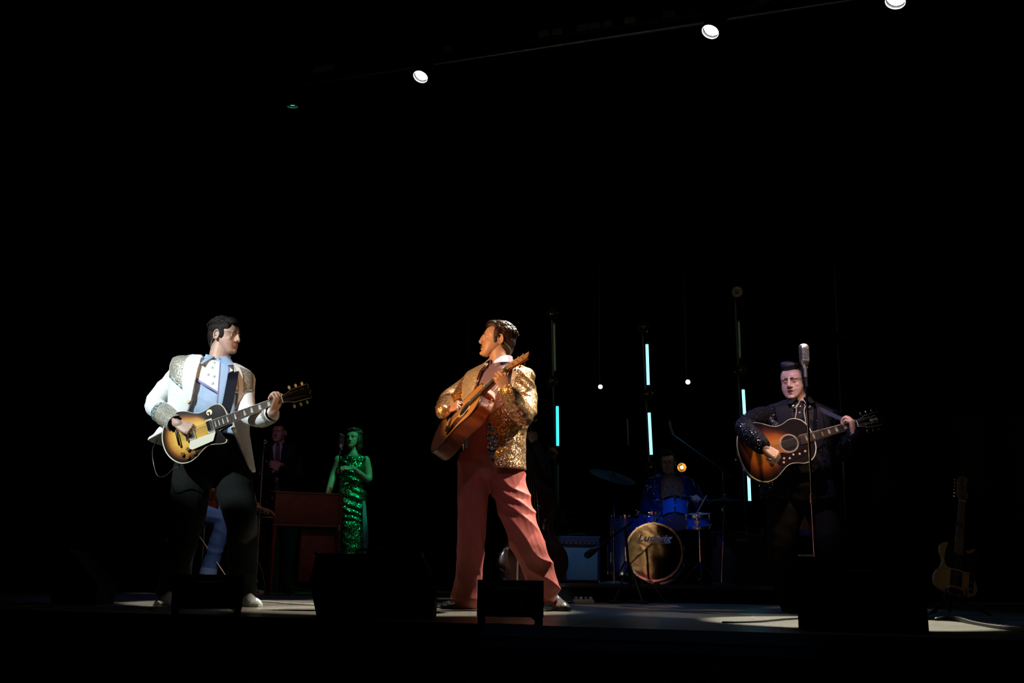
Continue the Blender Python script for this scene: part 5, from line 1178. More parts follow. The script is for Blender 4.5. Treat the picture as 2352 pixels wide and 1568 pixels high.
# ============================================================ columns of pixel tubes and retro reflector lamps
YC = 11.0
REFL = mat('reflector_chrome', (.70, .58, .38), .14, 1); 
HOUSE = mat('lamp_shell', (.015, .014, .013), .25, .6)
WARMB = emit('lit_filament_reflector', (1.0, .36, .04), 2.2)
WARMC = emit('lit_filament_core', (1.0, .75, .35), 9)
CY = {'c': emit('cyan_tube', (.05, .78, .85), 1.6), 'w': emit('pale_blue_tube', (.24, .76, 1.0), 2.3), 'd': mat('unlit_tube', (.02, .09, .05), .4)}
def col_lamp(root, px, py, lit=False):
    c = W(px, py, YC); o = part('lamp_shell', MB().lathe([(.02, -.10), (.055, -.085), (.078, -.04), (.082, 0), (.078, .008), (.074, .004)], Matrix.Translation(c) @ Vector((-.1, -1, -.12)).to_track_quat('Z', 'Y').to_matrix().to_4x4() @ Matrix.Scale(.66 if lit else .84, 4), 28), HOUSE, root)
    M_ = Matrix.Translation(c) @ Vector((-.1, -1, -.12)).to_track_quat('Z', 'Y').to_matrix().to_4x4() @ Matrix.Scale(.66 if lit else .84, 4)
    part('reflector', MB().lathe([(.076, .004), (.070, -.015), (.055, -.035), (.03, -.05), (0, -.055)], M_, 28), WARMB if lit else REFL, o)
    part('bulb_cap', MB().lathe([(0, .012), (.02, .010), (.034, 0), (.036, -.012), (.03, -.03), (.0, -.04)], M_, 20), WARMC if lit else HOUSE, o)
    return o
def column(label, base_px, items, ytop, Y_=YC, zb=0):
    bx = W(base_px[0], ytop, Y_).x; bt = Vector((G(base_px[1], Y_).x, Y_, 0)); o = empty('light_column', bt, label, 'light stand', 'columns of tubes and round lamps behind the band')
    top = W(base_px[0], ytop, Y_)
    bk_ = Vector((0, .13, 0)); part('pole', MB().cyl(bt + bk_, top + bk_, .012, 10), BLACK, o); part('base', MB().cyl(bt + bk_, bt + bk_ + Vector((0, 0, .012)), .20, 28), BLACK, o)
    for it in items:
        if it[0] == 'lamp':
            c = W(it[1], it[2], Y_); col_lamp(o, it[1], it[2], len(it) > 3)
        else:
            a, b = W(it[1], it[2], Y_ - .05), W(it[3], it[4], Y_ - .05)
            t_ = part('light_tube', MB().cyl(a, b, .0165 if it[5] != 'd' else .014, 14), CY[it[5]], o)
            dd = (b - a).normalized()
            for e in (a - dd * .02, b): part('end_cap', MB().cyl(e, e + dd * .02, .019, 12), BLACK, t_)
    return o
column('column of round lamps seen left of the gold-jacketed singer, no tube lit', (1074, 1070), [('lamp', 1074, 677), ('lamp', 1068, 832)], 660)
column('light column with one cyan tube, just right of the gold-jacketed singer', (1268, 1283), [('lamp', 1268, 721), ('tube', 1273, 745, 1275, 850, 'd'), ('lamp', 1267, 875), ('tube', 1280, 933, 1281, 1024, 'c'), ('lamp', 1268, 1040), ('tube', 1281, 1068, 1281, 1165, 'd')], 700)
column('tallest light column, two bright tubes stacked above the drummer', (1478, 1512), [('lamp', 1478, 751), ('tube', 1486, 791, 1489, 884, 'w'), ('lamp', 1486, 906), ('tube', 1491, 948, 1496, 1044, 'w'), ('lamp', 1494, 1075)], 735)
column('light column partly hidden by the singer in black, tube above and below his elbow', (1693, 1728), [('lamp', 1693, 670), ('tube', 1697, 740, 1700, 820, 'd'), ('lamp', 1701, 851), ('tube', 1707, 895, 1713, 1000, 'w'), ('tube', 1718, 1055, 1722, 1150, 'w')], 655)
column('unlit light column far right beyond the guitar headstock', (1925, 1960), [('lamp', 1915, 596), ('lamp', 1930, 776)], 580)
wl = empty('light_column', G(1566, YC + .25), 'short stand behind the drummer with one glowing amber lamp', 'light stand', 'columns of tubes and round lamps behind the band')
part('pole', MB().cyl(G(1566, YC + .25), W(1566, 1085, YC + .25), .012, 10), BLACK, wl); part('base', MB().cyl(G(1566, YC + .25), G(1566, YC + .25, .012), .2, 24), BLACK, wl); col_lamp(wl, 1566, 1073, True)
for px, py, lb in ((1379, 888, 'small white point lamp left of the tall light column'), (1580, 877, 'small white point lamp right of the tall light column')):
    c = W(px, py, YC + .9); o = empty('pin_spot', c, lb, 'stage light', 'pin spots hung upstage'); part('housing', MB().cyl(c + Vector((0, .12, .0)), c, .034, 20), BLACK, o); part('lens', MB().ell(c, (.027, .01, .027)), LENSW if 'pin_white' in bpy.data.materials else emit('pin_white', (.75, .95, 1), 3), o); part('drop_wire', MB().cyl(c + Vector((0, .08, .03)), Vector((c.x, c.y + .08, 6.5)), .004, 6), BLACK, o)
# ============================================================ microphones
def unidyne(root, c, s=1.0, face=(0, -1, 0), m1=mat('satin_chrome', (.8, .8, .82), .34, 1)):
    f = Vector(face).normalized(); M_ = Matrix.Translation(Vector(c)) @ Matrix((f.cross(Vector((0, 0, 1))) * 1, f, Vector((0, 0, 1)))).transposed().to_4x4() @ Matrix.Scale(s, 4)
    def sec(w_, d_, z, n=24): return [M_ @ Vector((w_ * sgp(math.cos(2 * PI * j / n), .75), d_ * sgp(math.sin(2 * PI * j / n), .75), z)) for j in range(n)]
    core = part('grille', MB().loft([sec(.020, .018, -.055), sec(.026, .022, -.045), sec(.028, .024, .04), sec(.02, .018, .052)]), mat('mic_mesh', (.03, .03, .035), .4, .8) if 'mic_mesh' not in bpy.data.materials else bpy.data.materials['mic_mesh'], root)
    part('crown', MB().loft([sec(.0315, .0275, .036), sec(.032, .028, .046), sec(.028, .024, .060), sec(.017, .015, .069), sec(.003, .003, .071)]), m1, core)
    for k in range(9):
        z = -.040 + k * .0092
        rg = [sec(.0305, .0265, z), sec(.0318, .0278, z + .0015), sec(.0318, .0278, z + .0035), sec(.0305, .0265, z + .005)]; part('rib', MB().loft(rg), m1, core)
    for x in (-.0125, .0125, 0): part('rib_bar', MB().box(M_ @ Vector((x, .0275, -.002)), (.0035 * s, .006 * s, .09 * s), M_.to_3x3().normalized()), m1, core)
    part('cup', MB().loft([sec(.012, .012, -.082), sec(.022, .020, -.070), sec(.031, .027, -.045), sec(.0305, .0265, -.039)]), m1, core)
    part('swivel', MB().cyl(M_ @ Vector((-.018, 0, -.088)), M_ @ Vector((.018, 0, -.088)), .008 * s, 12), m1, core)
def mic_stand(label, base, top, kind='unidyne', mat_=METAL['chrome'], r=.0095, s=1.0, basey=True, joint=.5, group=None, split=None):
    base = Vector(base); top = Vector(top); o = empty('microphone_stand', base, label, 'microphone stand', group); d = (top - base)
    j = base + d * joint
    part('lower_tube', MB().cyl(base + Vector((0, 0, .01)), j, r * 1.25, 12), mat_, o); part('upper_tube', MB().cyl(j, top, r * .8, 12), mat_, o)
    part('clutch', MB().cyl(j - d.normalized() * .035, j + d.normalized() * .02, r * 1.8, 14), METAL['steel'], o)
    if basey: part('base', MB().lathe([(0, 0), (.125, 0), (.128, .008), (.10, .018), (.03, .026), (.016, .05), (0, .05)], Matrix.Translation(base), 32), METAL['darksteel'], o)
    return o
m1 = mic_stand('chrome microphone stand in front of the singer in black', G(1880, 6.15), W(1849.5, 852, 6.15), joint=.47)
part('shaft', MB().cyl(W(1848.5, 838, 6.15), W(1850, 866, 6.15), .0135, 14), mat('satin_shaft', (.8, .8, .84), .3, 1), m1); part('sleeve', MB().cyl(W(1850, 866, 6.15), W(1852, 888, 6.15), .012, 12), BLACK, m1)
mc = empty('microphone', W(1847, 814, 6.15), 'vintage chrome ribbed microphone level with the brow of the singer in black', 'microphone'); unidyne(mc, W(1847, 814, 6.15), .98, (.35, -.94, 0))
m2 = mic_stand('black microphone stand in front of the woman in green', G(778, 9.9), W(780.5, 1022, 9.9), mat_=METAL['darksteel'], joint=.45); part('shaft', MB().cyl(W(780.3, 1028, 9.9), W(779, 1044, 9.9), .014, 12), METAL['chrome'], m2)
mc = empty('microphone', W(784, 1009, 9.9), 'vintage chrome microphone beside the face of the woman in green', 'microphone'); unidyne(mc, W(784, 1011, 9.9), 1.0, (.3, -.95, 0))
m3 = mic_stand('slender microphone stand in front of the suited man', G(587, 9.9), W(604, 1042, 9.9), mat_=METAL['steel'], joint=.62)
mc = empty('microphone', W(606, 1028, 9.9), 'handheld microphone in clip in front of the suited man', 'microphone')
a, b = W(603, 1042, 9.9), W(607.5, 1020, 9.9)
part('handle', MB().cyl(a, b, .012, 12, .017), METAL['darksteel'], mc); part('grille', MB().ell(b + (b - a).normalized() * .02, (.026, .026, .026)), mat('silver_mesh', (.6, .6, .65), .3, .9), mc)
m4 = mic_stand('thin microphone stand behind the legs of the gold-jacketed singer', G(1187, 7.0), W(1198.5, 962, 7.0), joint=.5, mat_=bpy.data.materials['satin_shaft'])
mc = empty('microphone', W(1199, 950, 7.0), 'microphone on the stand behind the gold-jacketed singer', 'microphone'); part('handle', MB().cyl(W(1198.5, 962, 7.0), W(1199, 948, 7.0), .012, 12, .016), METAL['darksteel'], mc); part('grille', MB().ell(W(1199, 943, 7.0), (.025, .025, .025)), bpy.data.materials['silver_mesh'], mc)
# kick-drum microphone on a low boom
ky = 8.75
ks = empty('microphone_stand', G(1446, ky), 'low black tripod boom stand in front of the bass drum', 'microphone stand')
hub = W(1445, 1292, ky)
for p in (G(1412, ky - .18), G(1475, ky - .18), G(1450, ky + .25)):
    part('leg', MB().cyl(hub, p + Vector((0, 0, .015)), .011, 10), METAL['darksteel'], ks); part('foot', MB().box(p + Vector((0, -.01, .013)), (.09, .05, .024), bev=.008), RUBBER, ks)
part('post', MB().cyl(hub - Vector((0, 0, .12)), W(1436, 1210, ky), .012, 10), BLACK, ks)
part('boom', MB().tube([W(1372, 1259, ky - .05), W(1410, 1229, ky - .03), W(1452, 1199, ky)], .0085, n=8), mat('blue_black_tube', (.03, .06, .12), .2, .9), ks)
km = empty('microphone', W(1352, 1272, ky - .06), 'large black bass-drum microphone on the end of the low boom', 'microphone'); part('body', MB().tube([W(1372, 1259, ky - .05), W(1362, 1265, ky - .05), W(1350, 1274, ky - .06)], [.016, .030, .032], n=16), mat('mic_black', (.012, .012, .012), .4), km)
# overhead boom to the right of the drummer
ob = empty('microphone_stand', Vector((G(1660, 10.2).x, 10.2, 0)), 'tall boom stand slanting down to the right above the hi-hat', 'microphone stand')
ob.location = ob.location; p0 = W(1660, 1082, 10.2)
part('post', MB().cyl(Vector((p0.x, p0.y, RZ)), p0, .010, 10), METAL['darksteel'], ob); part('boom', MB().cyl(W(1548, 1000, 10.2), W(1683, 1096, 10.2), .007, 10), mat('teal_tube', (.10, .25, .30), .25, .9), ob)
for k in range(3):
    a = 2 * PI * k / 3 + .5; part('leg', MB().cyl(Vector((p0.x, p0.y, RZ + .25)), Vector((p0.x + .25 * math.cos(a), p0.y + .25 * math.sin(a), RZ + .01)), .008, 8), METAL['darksteel'], ob)
tag(part('overhead_microphone', MB().tube([W(1548, 1000, 10.2), W(1542, 985, 10.2), W(1538, 968, 10.2)], [.010, .011, .009], n=10), METAL['darksteel'], None), 'thin overhead microphone at the upper end of the slanting boom', 'microphone')
tag(part('overhead_microphone', MB().cyl(W(1441, 962, 10.6), W(1443, 1022, 10.6), .008, 10), METAL['darksteel'], None), 'thin rod microphone hanging left of the tall light column', 'microphone')
part_ = [o for o in bpy.data.objects if o.name.startswith('overhead_microphone')]
# ============================================================ drum kit
BDRUM = mat('blue_pearl', (.015, .12, .70), .25, coat=1, vary=.35, vscale=60)
HEADB = mat('black_mirror_head', (.19, .175, .14), .05, 1.0, bump=.03, bscale=9)
HEADW = mat('coated_head', (.30, .32, .42), .6)
def drum(name, label, c, ax, r, depth, front, back, lugs=8, hoop=METAL['chrome'], group=None, badge=True, hw=.02, hoopr=.010, shell=BDRUM):
    c = Vector(c); ax = Vector(ax).normalized(); o = empty(name, c, label, 'drum', group)
    M_ = Matrix.Translation(c) @ ax.to_track_quat('Z', 'Y').to_matrix().to_4x4()
    part('shell', MB().lathe([(r * .93, -depth / 2), (r, -depth / 2), (r, depth / 2), (r * .93, depth / 2)], M_, 40), shell, o)
    for sg, hm in ((1, front), (-1, back)):
        part('drumhead', MB().lathe([(0, sg * (depth / 2 + .001)), (r * .97, sg * (depth / 2 + .001)), (r * .985, sg * (depth / 2 - .004)), (0, sg * (depth / 2 - .004))], M_, 48), hm, o, auto=.5)
        part('hoop', MB().lathe([(r * .975, sg * (depth / 2 - hw)), (r + hoopr, sg * (depth / 2 - hw)), (r + hoopr, sg * (depth / 2 + .008)), (r * .975, sg * (depth / 2 + .008)), (r * .975, sg * (depth / 2 - hw))], M_, 48), hoop, o, auto=.5)
    for k in range(lugs):
        a = 2 * PI * (k + .5) / lugs; u = Vector((math.cos(a), math.sin(a), 0))
        for sg in (1, -1):
            lo = part('lug', MB().box(M_ @ (u * (r + .008) + Vector((0, 0, sg * depth * .22))), (.016, .016, depth * .18), (M_ @ Matrix.Rotation(a, 4, 'Z')).to_3x3(), bev=.003), METAL['chrome'], o)
            part('tension_rod', MB().cyl(M_ @ (u * (r + .012) + Vector((0, 0, sg * depth * .25))), M_ @ (u * (r + .012) + Vector((0, 0, sg * (depth / 2 + .012)))), .0035, 6), METAL['chrome'], lo)
            part('claw', MB().box(M_ @ (u * (r + .008) + Vector((0, 0, sg * (depth / 2 + .002)))), (.018, .026, .022), (M_ @ Matrix.Rotation(a, 4, 'Z')).to_3x3(), bev=.003), METAL['chrome'], lo)
    if badge: part('badge', MB().cyl(M_ @ Vector((0, -(r - .001), 0)), M_ @ Vector((0, -(r + .003), 0)), .018, 14), METAL['gold'], o)
    return o, M_
bn = Vector((-.25, -.96, .085)).normalized(); bc = W(1502, 1267, 9.45)
bz = bc.z
bd, BM = drum('bass_drum', 'bass drum with black mirror-like front head and chrome hoop', bc - bn * .18, bn, .262, .36, HEADB, HEADW, 10, hoopr=.012, hw=.03, badge=False)
tx = text_mesh('Ludwig', .083, .35, .0006, .002)
xr = Vector((0, 0, 1)).cross(bn).normalized() ; yr = bn.cross(xr)
TM = Matrix.Translation(bc + bn * .004 + yr * .125) @ Matrix((xr, yr, bn)).transposed().to_4x4()
tx.v = [tuple(TM @ Vector((v[0] * 1.32, v[1], v[2]))) for v in tx.v]; part('lettering', tx, mat('grey_lettering', (.75, .75, .9), .5), bd, smooth=False)
part('underline', MB().add([TM @ Vector(v) for v in ((-.04, -.046, 0), (.145, -.046, 0), (.168, -.032, 0), (.163, -.032, 0), (.142, -.041, 0), (-.04, -.041, 0))], [(0, 1, 4, 5), (1, 2, 3, 4)]), bpy.data.materials['grey_lettering'], bd, smooth=False)
for sx in (-1, 1):
    a = bc - bn * .10 + xr * sx * .25 - yr * .02; b = Vector((a.x + sx * .16, a.y - .12, RZ)); part('spur', MB().cyl(a, b + Vector((0, 0, .01)), .008, 10), METAL['chrome'], bd); part('spur_foot', MB().ell(b + Vector((0, 0, .012)), (.014, .014, .012)), RUBBER, bd)
tm, TMx = drum('rack_tom', 'blue pearl rack tom tilted above the bass drum', W(1551, 1179, 9.75), (-.10, -.52, -.82), .132, .21, HEADW, HEADW, 6)
part('mount', MB().cyl(W(1503, 1202, 9.6), W(1520, 1180, 9.72), .011, 10), METAL['chrome'], tm); part('mount_post', MB().cyl(W(1507, 1222, 9.6), W(1505, 1190, 9.6), .013, 10), METAL['chrome'], tm)
fz = W(1440, 1185, 9.9).z; fb_ = Vector((W(1440, 1250, 9.9).x, 9.9, 0)); fh = fz - RZ - .10
ft, _ = drum('floor_tom', 'deep blue floor tom left of the bass drum', Vector((fb_.x, 9.9, fz - fh / 2)), (0, -.06, 1), .185, fh, HEADW, HEADW, 6)
for k in range(3):
    a = 2 * PI * k / 3 - .9; p = Vector((fb_.x + .2 * math.cos(a), 9.9 + .2 * math.sin(a), 0)); part('leg', MB().cyl(Vector((p.x, p.y, fz - fh * .5)), Vector((p.x, p.y, RZ)), .008, 8), METAL['chrome'], ft)
sd2, _ = drum('side_drum', 'shallow blue drum at the drummer\'s left hand, under the stick', W(1605, 1196, 9.62), (-.05, -.15, 1), .118, .12, HEADW, HEADW, 6)
def stand_legs(o, x, y, z):
    for k in range(3):
        a = 2 * PI * k / 3 + .4; part('leg', MB().cyl(Vector((x, y, z)), Vector((x + .22 * math.cos(a), y + .22 * math.sin(a), RZ + .008)), .007, 8), METAL['chrome'], o)
p = W(1606, 1205, 9.62); part('stand_post', MB().cyl(p, Vector((p.x, p.y, RZ + .2)), .012, 10), METAL['chrome'], sd2); stand_legs(sd2, p.x, p.y, RZ + .22)
sd1, _ = drum('snare_drum', 'chrome-hooped snare drum half hidden behind the rack tom', W(1502, 1190, 9.95), (0, -.1, 1), .175, .13, HEADW, HEADW, 8)
p = W(1500, 1195, 9.95); part('stand_post', MB().cyl(p, Vector((p.x, p.y, RZ + .2)), .012, 10), METAL['chrome'], sd1); stand_legs(sd1, p.x, p.y, RZ + .22)
CYM = mat('dark_bronze', (.012, .010, .007), .85, .0, .1)
def cymbal(label, c, tilt, r, basept, cat='cymbal', legs=True, name='cymbal_stand', two=False):
    c = Vector(c); o = empty(name, basept, label, cat); M_ = Matrix.Translation(c) @ Vector(tilt).to_track_quat('Z', 'Y').to_matrix().to_4x4()
    part('cymbal', MB().lathe([(0, .022), (.02, .02), (.045, .006), (.05, .004), (r, -.012), (r, -.014), (.05, .001), (.0, .015)], M_, 48), CYM, o, auto=.6)
    if two: part('bottom_cymbal', MB().lathe([(0, -.05), (.045, -.04), (r, -.020), (r, -.018), (.045, -.036), (0, -.045)], M_, 48), CYM, o, auto=.6)
    b = Vector(basept); part('post', MB().cyl(b + Vector((0, 0, .02)), b + (c - b) * .5, .013, 12), METAL['chrome'], o); part('upper_post', MB().cyl(b + (c - b) * .48, c + Vector((0, 0, .05)), .008, 10), METAL['chrome'], o); part('wing_nut', MB().ell(c + Vector((0, 0, .04)), (.014, .008, .008)), METAL['chrome'], o)
    if legs:
        part('base', MB().lathe([(0, 0), (.15, 0), (.152, .008), (.06, .022), (.016, .03), (0, .03)], Matrix.Translation(b), 32), METAL['steel'], o)
    return o
b = W(1411, 1334, 9.35); b.z = RZ; cymbal('large ride cymbal on a tall straight stand left of the kit', W(1408, 1092, 9.35), (.25, -.35, 1), .225, b)
o = bpy.data.objects[-1]
b = W(1662, 1334, 9.42); cymbal('hi-hat pair on a stand at the right end of the drum kit', W(1665, 1146, 9.42), (-.03, -.10, 1), .175, Vector((b.x - .02, 9.42, RZ)), two=True)
st_ = empty('drum_stool', Vector((W(1540, 1240, 10.25).x, 10.25, RZ)), 'round black stool under the drummer', 'stool'); sp = W(1540, 1246, 10.25)
part('seat', MB().lathe([(0, -.04), (.16, -.04), (.17, -.02), (.165, .02), (0, .03)], Matrix.Translation(Vector((sp.x, 10.25, RZ + .42))), 28), BLACK, st_); part('post', MB().cyl(Vector((sp.x, 10.25, RZ + .1)), Vector((sp.x, 10.25, RZ + .4)), .016, 10), METAL['chrome'], st_); stand_legs(st_, sp.x, 10.25, RZ + .2)
# ============================================================ amplifiers, stool, glasses
def cab(name, label, l, r, top, Y_, dep, z0, matc, matg, rot=0, cat='amplifier', panel=.0, inset=.03, feet=False):
    a = W(l, top, Y_); b = W(r, top, Y_); wd = b.x - a.x; h = (a.z + b.z) / 2 - z0; c = Vector(((a.x + b.x) / 2, Y_ + dep / 2, z0)); o = empty(name, c, label, cat)
    part('cabinet', MB().box(c + Vector((0, 0, h / 2)), (wd, dep, h), bev=.012), matc, o, auto=.5)
    gh = h - 2 * inset - panel
    part('grille', MB().box(c + Vector((0, -dep / 2 - .002, inset + gh / 2)), (wd - 2 * inset, .012, gh), bev=.003), matg, o, auto=.5)
    fr = MB()
    for zz in (inset, inset + gh): part('piping', MB().tube([c + Vector((-wd / 2 + inset, -dep / 2 - .008, zz)), c + Vector((wd / 2 - inset, -dep / 2 - .008, zz))], .004, n=6, spl=False), METAL['darksteel'], o)
    for sx in (-1, 1):
        for zz in (0.0, h): part('corner', MB().ell(c + Vector((sx * (wd / 2 - .012), -dep / 2 + .010, zz + (.012 if zz == 0 else -.012))), (.018, .018, .018), None, 10, 6), METAL['darksteel'], o)
    part('handle', MB().tube([c + Vector((-.09, 0, h)), c + Vector((-.07, 0, h + .022)), c + Vector((.07, 0, h + .022)), c + Vector((.09, 0, h))], .009, n=8, flat=.5), RUBBER, o)
    return o, c, wd, h
BGR = mat('blue_grey_grille_cloth', (.16, .26, .34), .8, bump=.5, bscale=500, vary=.3, vscale=300)
am, c, wd, h = cab('combo_amplifier', 'combo amplifier with pale blue-grey grille cloth beside the stool', 1276, 1379, 1231, 9.6, .26, RZ, mat('blue_tolex', (.010, .016, .045), .5), BGR, panel=.07)
part('control_panel', MB().box(c + Vector((0, -.132, h - .065)), (wd - .06, .01, .05), bev=.003), mat('panel_dark', (.02, .03, .07), .3), am, auto=.5)
for k in range(8): part('knob', MB().cyl(c + Vector((-wd / 2 + .06 + k * (wd - .12) / 7, -.136, h - .065)), c + Vector((-wd / 2 + .06 + k * (wd - .12) / 7, -.156, h - .065)), .009, 10), METAL['steel'], am)
am2, c2, wd2, h2 = cab('speaker_cabinet', 'large dark brown speaker cabinet with glasses and a bottle on top', 1634, 1775, 1227, 9.65, .36, RZ, mat('dark_brown_tolex', (.018, .008, .006), .5), mat('brown_grille', (.022, .014, .008), .8, bump=.5, bscale=300), cat='speaker cabinet')
part('badge', MB().box(c2 + Vector((.0, -.192, h2 - .055)), (.13, .006, .028), bev=.004), mat('badge_grey', (.12, .12, .13), .4), am2)
amz = RZ + h2
GLS, t_, b_ = newmat('clear_glass'); b_.inputs['Transmission Weight'].default_value = 1; b_.inputs['Roughness'].default_value = .03; b_.inputs['IOR'].default_value = 1.45; b_.inputs['Base Color'].default_value = (.9, .97, 1, 1)
BOT, t_, b_ = newmat('green_glass'); b_.inputs['Transmission Weight'].default_value = 1; b_.inputs['Roughness'].default_value = .04; b_.inputs['Base Color'].default_value = (.35, .75, .55, 1)
AMB, t_, b_ = newmat('amber_drink'); b_.inputs['Transmission Weight'].default_value = .6; b_.inputs['Base Color'].default_value = (.9, .40, .06, 1); b_.inputs['Roughness'].default_value = .1
WAT, t_, b_ = newmat('pale_blue_drink'); b_.inputs['Transmission Weight'].default_value = .5; b_.inputs['Base Color'].default_value = (.25, .5, .9, 1); b_.inputs['Roughness'].default_value = .1
def tumbler(p, label, r=.034, h=.085, drink=AMB, fill=.35):
    o = empty('drinking_glass', p, label, 'glass'); M_ = Matrix.Translation(Vector(p))
    part('glass', MB().lathe([(0, 0), (r * .85, 0), (r, h), (r - .003, h), (r * .82, .010), (0, .010)], M_, 24), GLS, o, auto=.6); part('drink', MB().lathe([(0, .011), (r * .80, .011), (r * .84, h * fill), (0, h * fill)], M_, 20), drink, o, auto=.6)
def topz(px, Y_, z): return G(px, Y_, z)
tumbler(topz(1716, 9.78, amz + .001), 'taller clear glass on the brown speaker cabinet', .032, .085, WAT, .3); tumbler(topz(1752, 9.78, amz + .001), 'smaller clear glass near the right end of the brown cabinet', .028, .065, WAT, .35)
p = topz(1662, 9.80, amz + .001); bo = empty('bottle', p, 'clear green bottle on the left of the brown speaker cabinet', 'bottle')
part('glass', MB().lathe([(0, 0), (.034, 0), (.036, .01), (.036, .13), (.030, .16), (.015, .20), (.013, .25), (.016, .255), (.016, .262), (0, .262)], Matrix.Translation(p), 24), BOT, bo, auto=.6)
p = topz(1648, 9.74, amz + .001); tag(part('folded_cloth', remesh(MB().box(p + Vector((0, 0, .014)), (.12, .09, .028), bev=.008), .006, 2, .5, lambda q: .004 * noise.noise(q * 30)), mat('blue_cloth', (.03, .06, .25), .8), None, auto=0), 'small folded blue cloth at the left end of the brown cabinet', 'cloth')
sz_ = W(1290, 1193, 9.55)
sto = empty('bar_stool', Vector((sz_.x, 9.9, RZ)), 'round wooden stool with a glass on it behind the amplifier', 'stool'); cS = Vector((sz_.x, 9.95, W(1290, 1192, 9.95).z))
part('seat', MB().lathe([(0, -.03), (.155, -.03), (.168, -.015), (.165, 0), (0, .002)], Matrix.Translation(cS), 36), wood('stool_wood', (.04, .03, .025), (.07, .05, .04), .3, 5, coat=.5), sto)
for k in range(4):
    a = PI / 4 + k * PI / 2; d = Vector((math.cos(a), math.sin(a), 0)); part('leg', MB().cyl(cS + d * .11 + Vector((0, 0, -.03)), Vector((cS.x, cS.y, RZ)) + d * .20, .013, 10, .015), bpy.data.materials['stool_wood'], sto)
for k in range(4):
    a = PI / 4 + k * PI / 2; d = Vector((math.cos(a), math.sin(a), 0)); e = Vector((math.cos(a + PI / 2), math.sin(a + PI / 2), 0)); q = .168; part('rung', MB().cyl(Vector((cS.x, cS.y, RZ + .26)) + d * q, Vector((cS.x, cS.y, RZ + .26)) + e * q, .009, 8), bpy.data.materials['stool_wood'], sto)
tumbler(cS + Vector((.035, -.02, .003)), 'glass of amber drink on the round stool', .034, .085, AMB, .35)
# double bass
DBW = mat('dark_varnish', (.030, .007, .004), .35, spec=.2, coat=1); YB = 9.35
dbase = G(1232, YB); scr = W(1211, 955, YB + .18); dax = (scr - Vector((G(1228, YB).x, YB, .06))).normalized()
Rd = frame(dax, (.15, -1, .1)); db = empty('double_bass', dbase, 'dark double bass with golden tuning pegs, behind the gold-jacketed singer\'s arm', 'double bass')
def DB(x, y, z): return Vector((G(1228, YB).x, YB, .14)) + Rd @ Vector((x, y, z))
DBO = smooth_outline(mirror_outline([(0, 0), (.01, .16), (.06, .27), (.16, .325), (.28, .32), (.40, .25), (.50, .205), (.60, .215), (.68, .255), (.78, .255), (.88, .20), (.96, .12), (1.03, .05), (1.06, .03)]), 4)
part('body', MB().loft([[DB(.5 + (x - .5) * k, y * k, z) for x, y in DBO] for z, k in ((-.19, .93), (-.18, .985), (-.02, .985), (-.018, 1.0), (-.004, 1.0), (.012, .93), (.02, .7), (.022, .3))]), DBW, db, auto=.6)
part('fingerboard', MB().loft([[DB(.62, .045 * math.cos(a), .07 + .022 * math.sin(a)) for a in [2 * PI * j / 14 for j in range(14)]], [DB(1.52, .022 * math.cos(a), .015 + .012 * math.sin(a)) for a in [2 * PI * j / 14 for j in range(14)]]]), EBON, db)
part('neck', MB().tube([DB(1.03, 0, -.02), DB(1.2, 0, -.01), DB(1.52, 0, -.005)], [.04, .03, .024], n=14), DBW, db)
part('scroll', MB().tube([DB(1.50, 0, -.005), DB(1.66, 0, -.02), DB(1.72, 0, -.05), DB(1.73, 0, -.09), DB(1.69, 0, -.10), DB(1.67, 0, -.075)], [.03, .028, .026, .024, .02, .012], n=12), DBW, db)
for sg, xx in ((1, 1.55), (1, 1.62), (-1, 1.57), (-1, 1.64)):
    g_ = part('tuning_machine', MB().cyl(DB(xx, 0, -.01), DB(xx, sg * .065, -.01), .006, 8), METAL['gold'], db); part('peg_key', MB().ell(DB(xx, sg * .080, -.01), (.016, .020, .006), Rd, 12, 8), METAL['gold'], g_)
for k in range(4): part('string', MB().tube([DB(.15, (k - 1.5) * .012, .05), DB(.42, (k - 1.5) * .030, .145), DB(1.52, (k - 1.5) * .010, .032)], .0018, n=5, round_ends=False, spl=False), METAL['string'], db)
part('bridge', MB().loft([[DB(.42 + s * .008, y, z) for y, z in ((-.075, .02), (-.06, .13), (-.03, .142), (.03, .142), (.06, .13), (.075, .02), (.04, .02), (.03, .07), (-.03, .07), (-.04, .02))] for s in (-1, 1)]), mat('maple', (.4, .28, .15), .5), db, auto=.5)
part('tailpiece', MB().loft([[DB(.05, -.03, .03), DB(.05, .03, .03), DB(.05, .03, .045), DB(.05, -.03, .045)], [DB(.33, -.055, .085), DB(.33, .055, .085), DB(.33, .055, .10), DB(.33, -.055, .10)]]), EBON, db, auto=.5)
part('end_pin', MB().cyl(DB(0, 0, -.08), DB(-.15, 0, -.08), .008, 8), METAL['steel'], db)
# ============================================================ console piano seen from behind, and its keyboard
MAH = mat('dark_red_mahogany', (.12, .012, .008), .45, bump=.15, bscale=120, vary=.35, vscale=14); YP = 9.95
pl_, pr_ = W(632, 1131, YP), W(790, 1140, YP + .2); 
pn = empty('piano', G(700, YP), 'dark red-brown console piano seen from the back, on thin tapered legs', 'piano')
pd_ = (Vector((pr_.x, pr_.y, 0)) - Vector((pl_.x, pl_.y, 0))); pL = pd_.length; pd_.normalize(); pq = Vector((-pd_.y, pd_.x, 0)); PO = Vector((pl_.x, pl_.y, 0)); zt = pl_.z; zm = W(632, 1207, YP).z
PR = Matrix((pd_, pq, Vector((0, 0, 1)))).transposed()
def PB(u, v, z): return PO + pd_ * u + pq * v + Vector((0, 0, z))
part('case', MB().box(PB(pL / 2, .17, (zt + zm) / 2), (pL, .34, zt - zm), PR, bev=.008), MAH, pn, auto=.5)
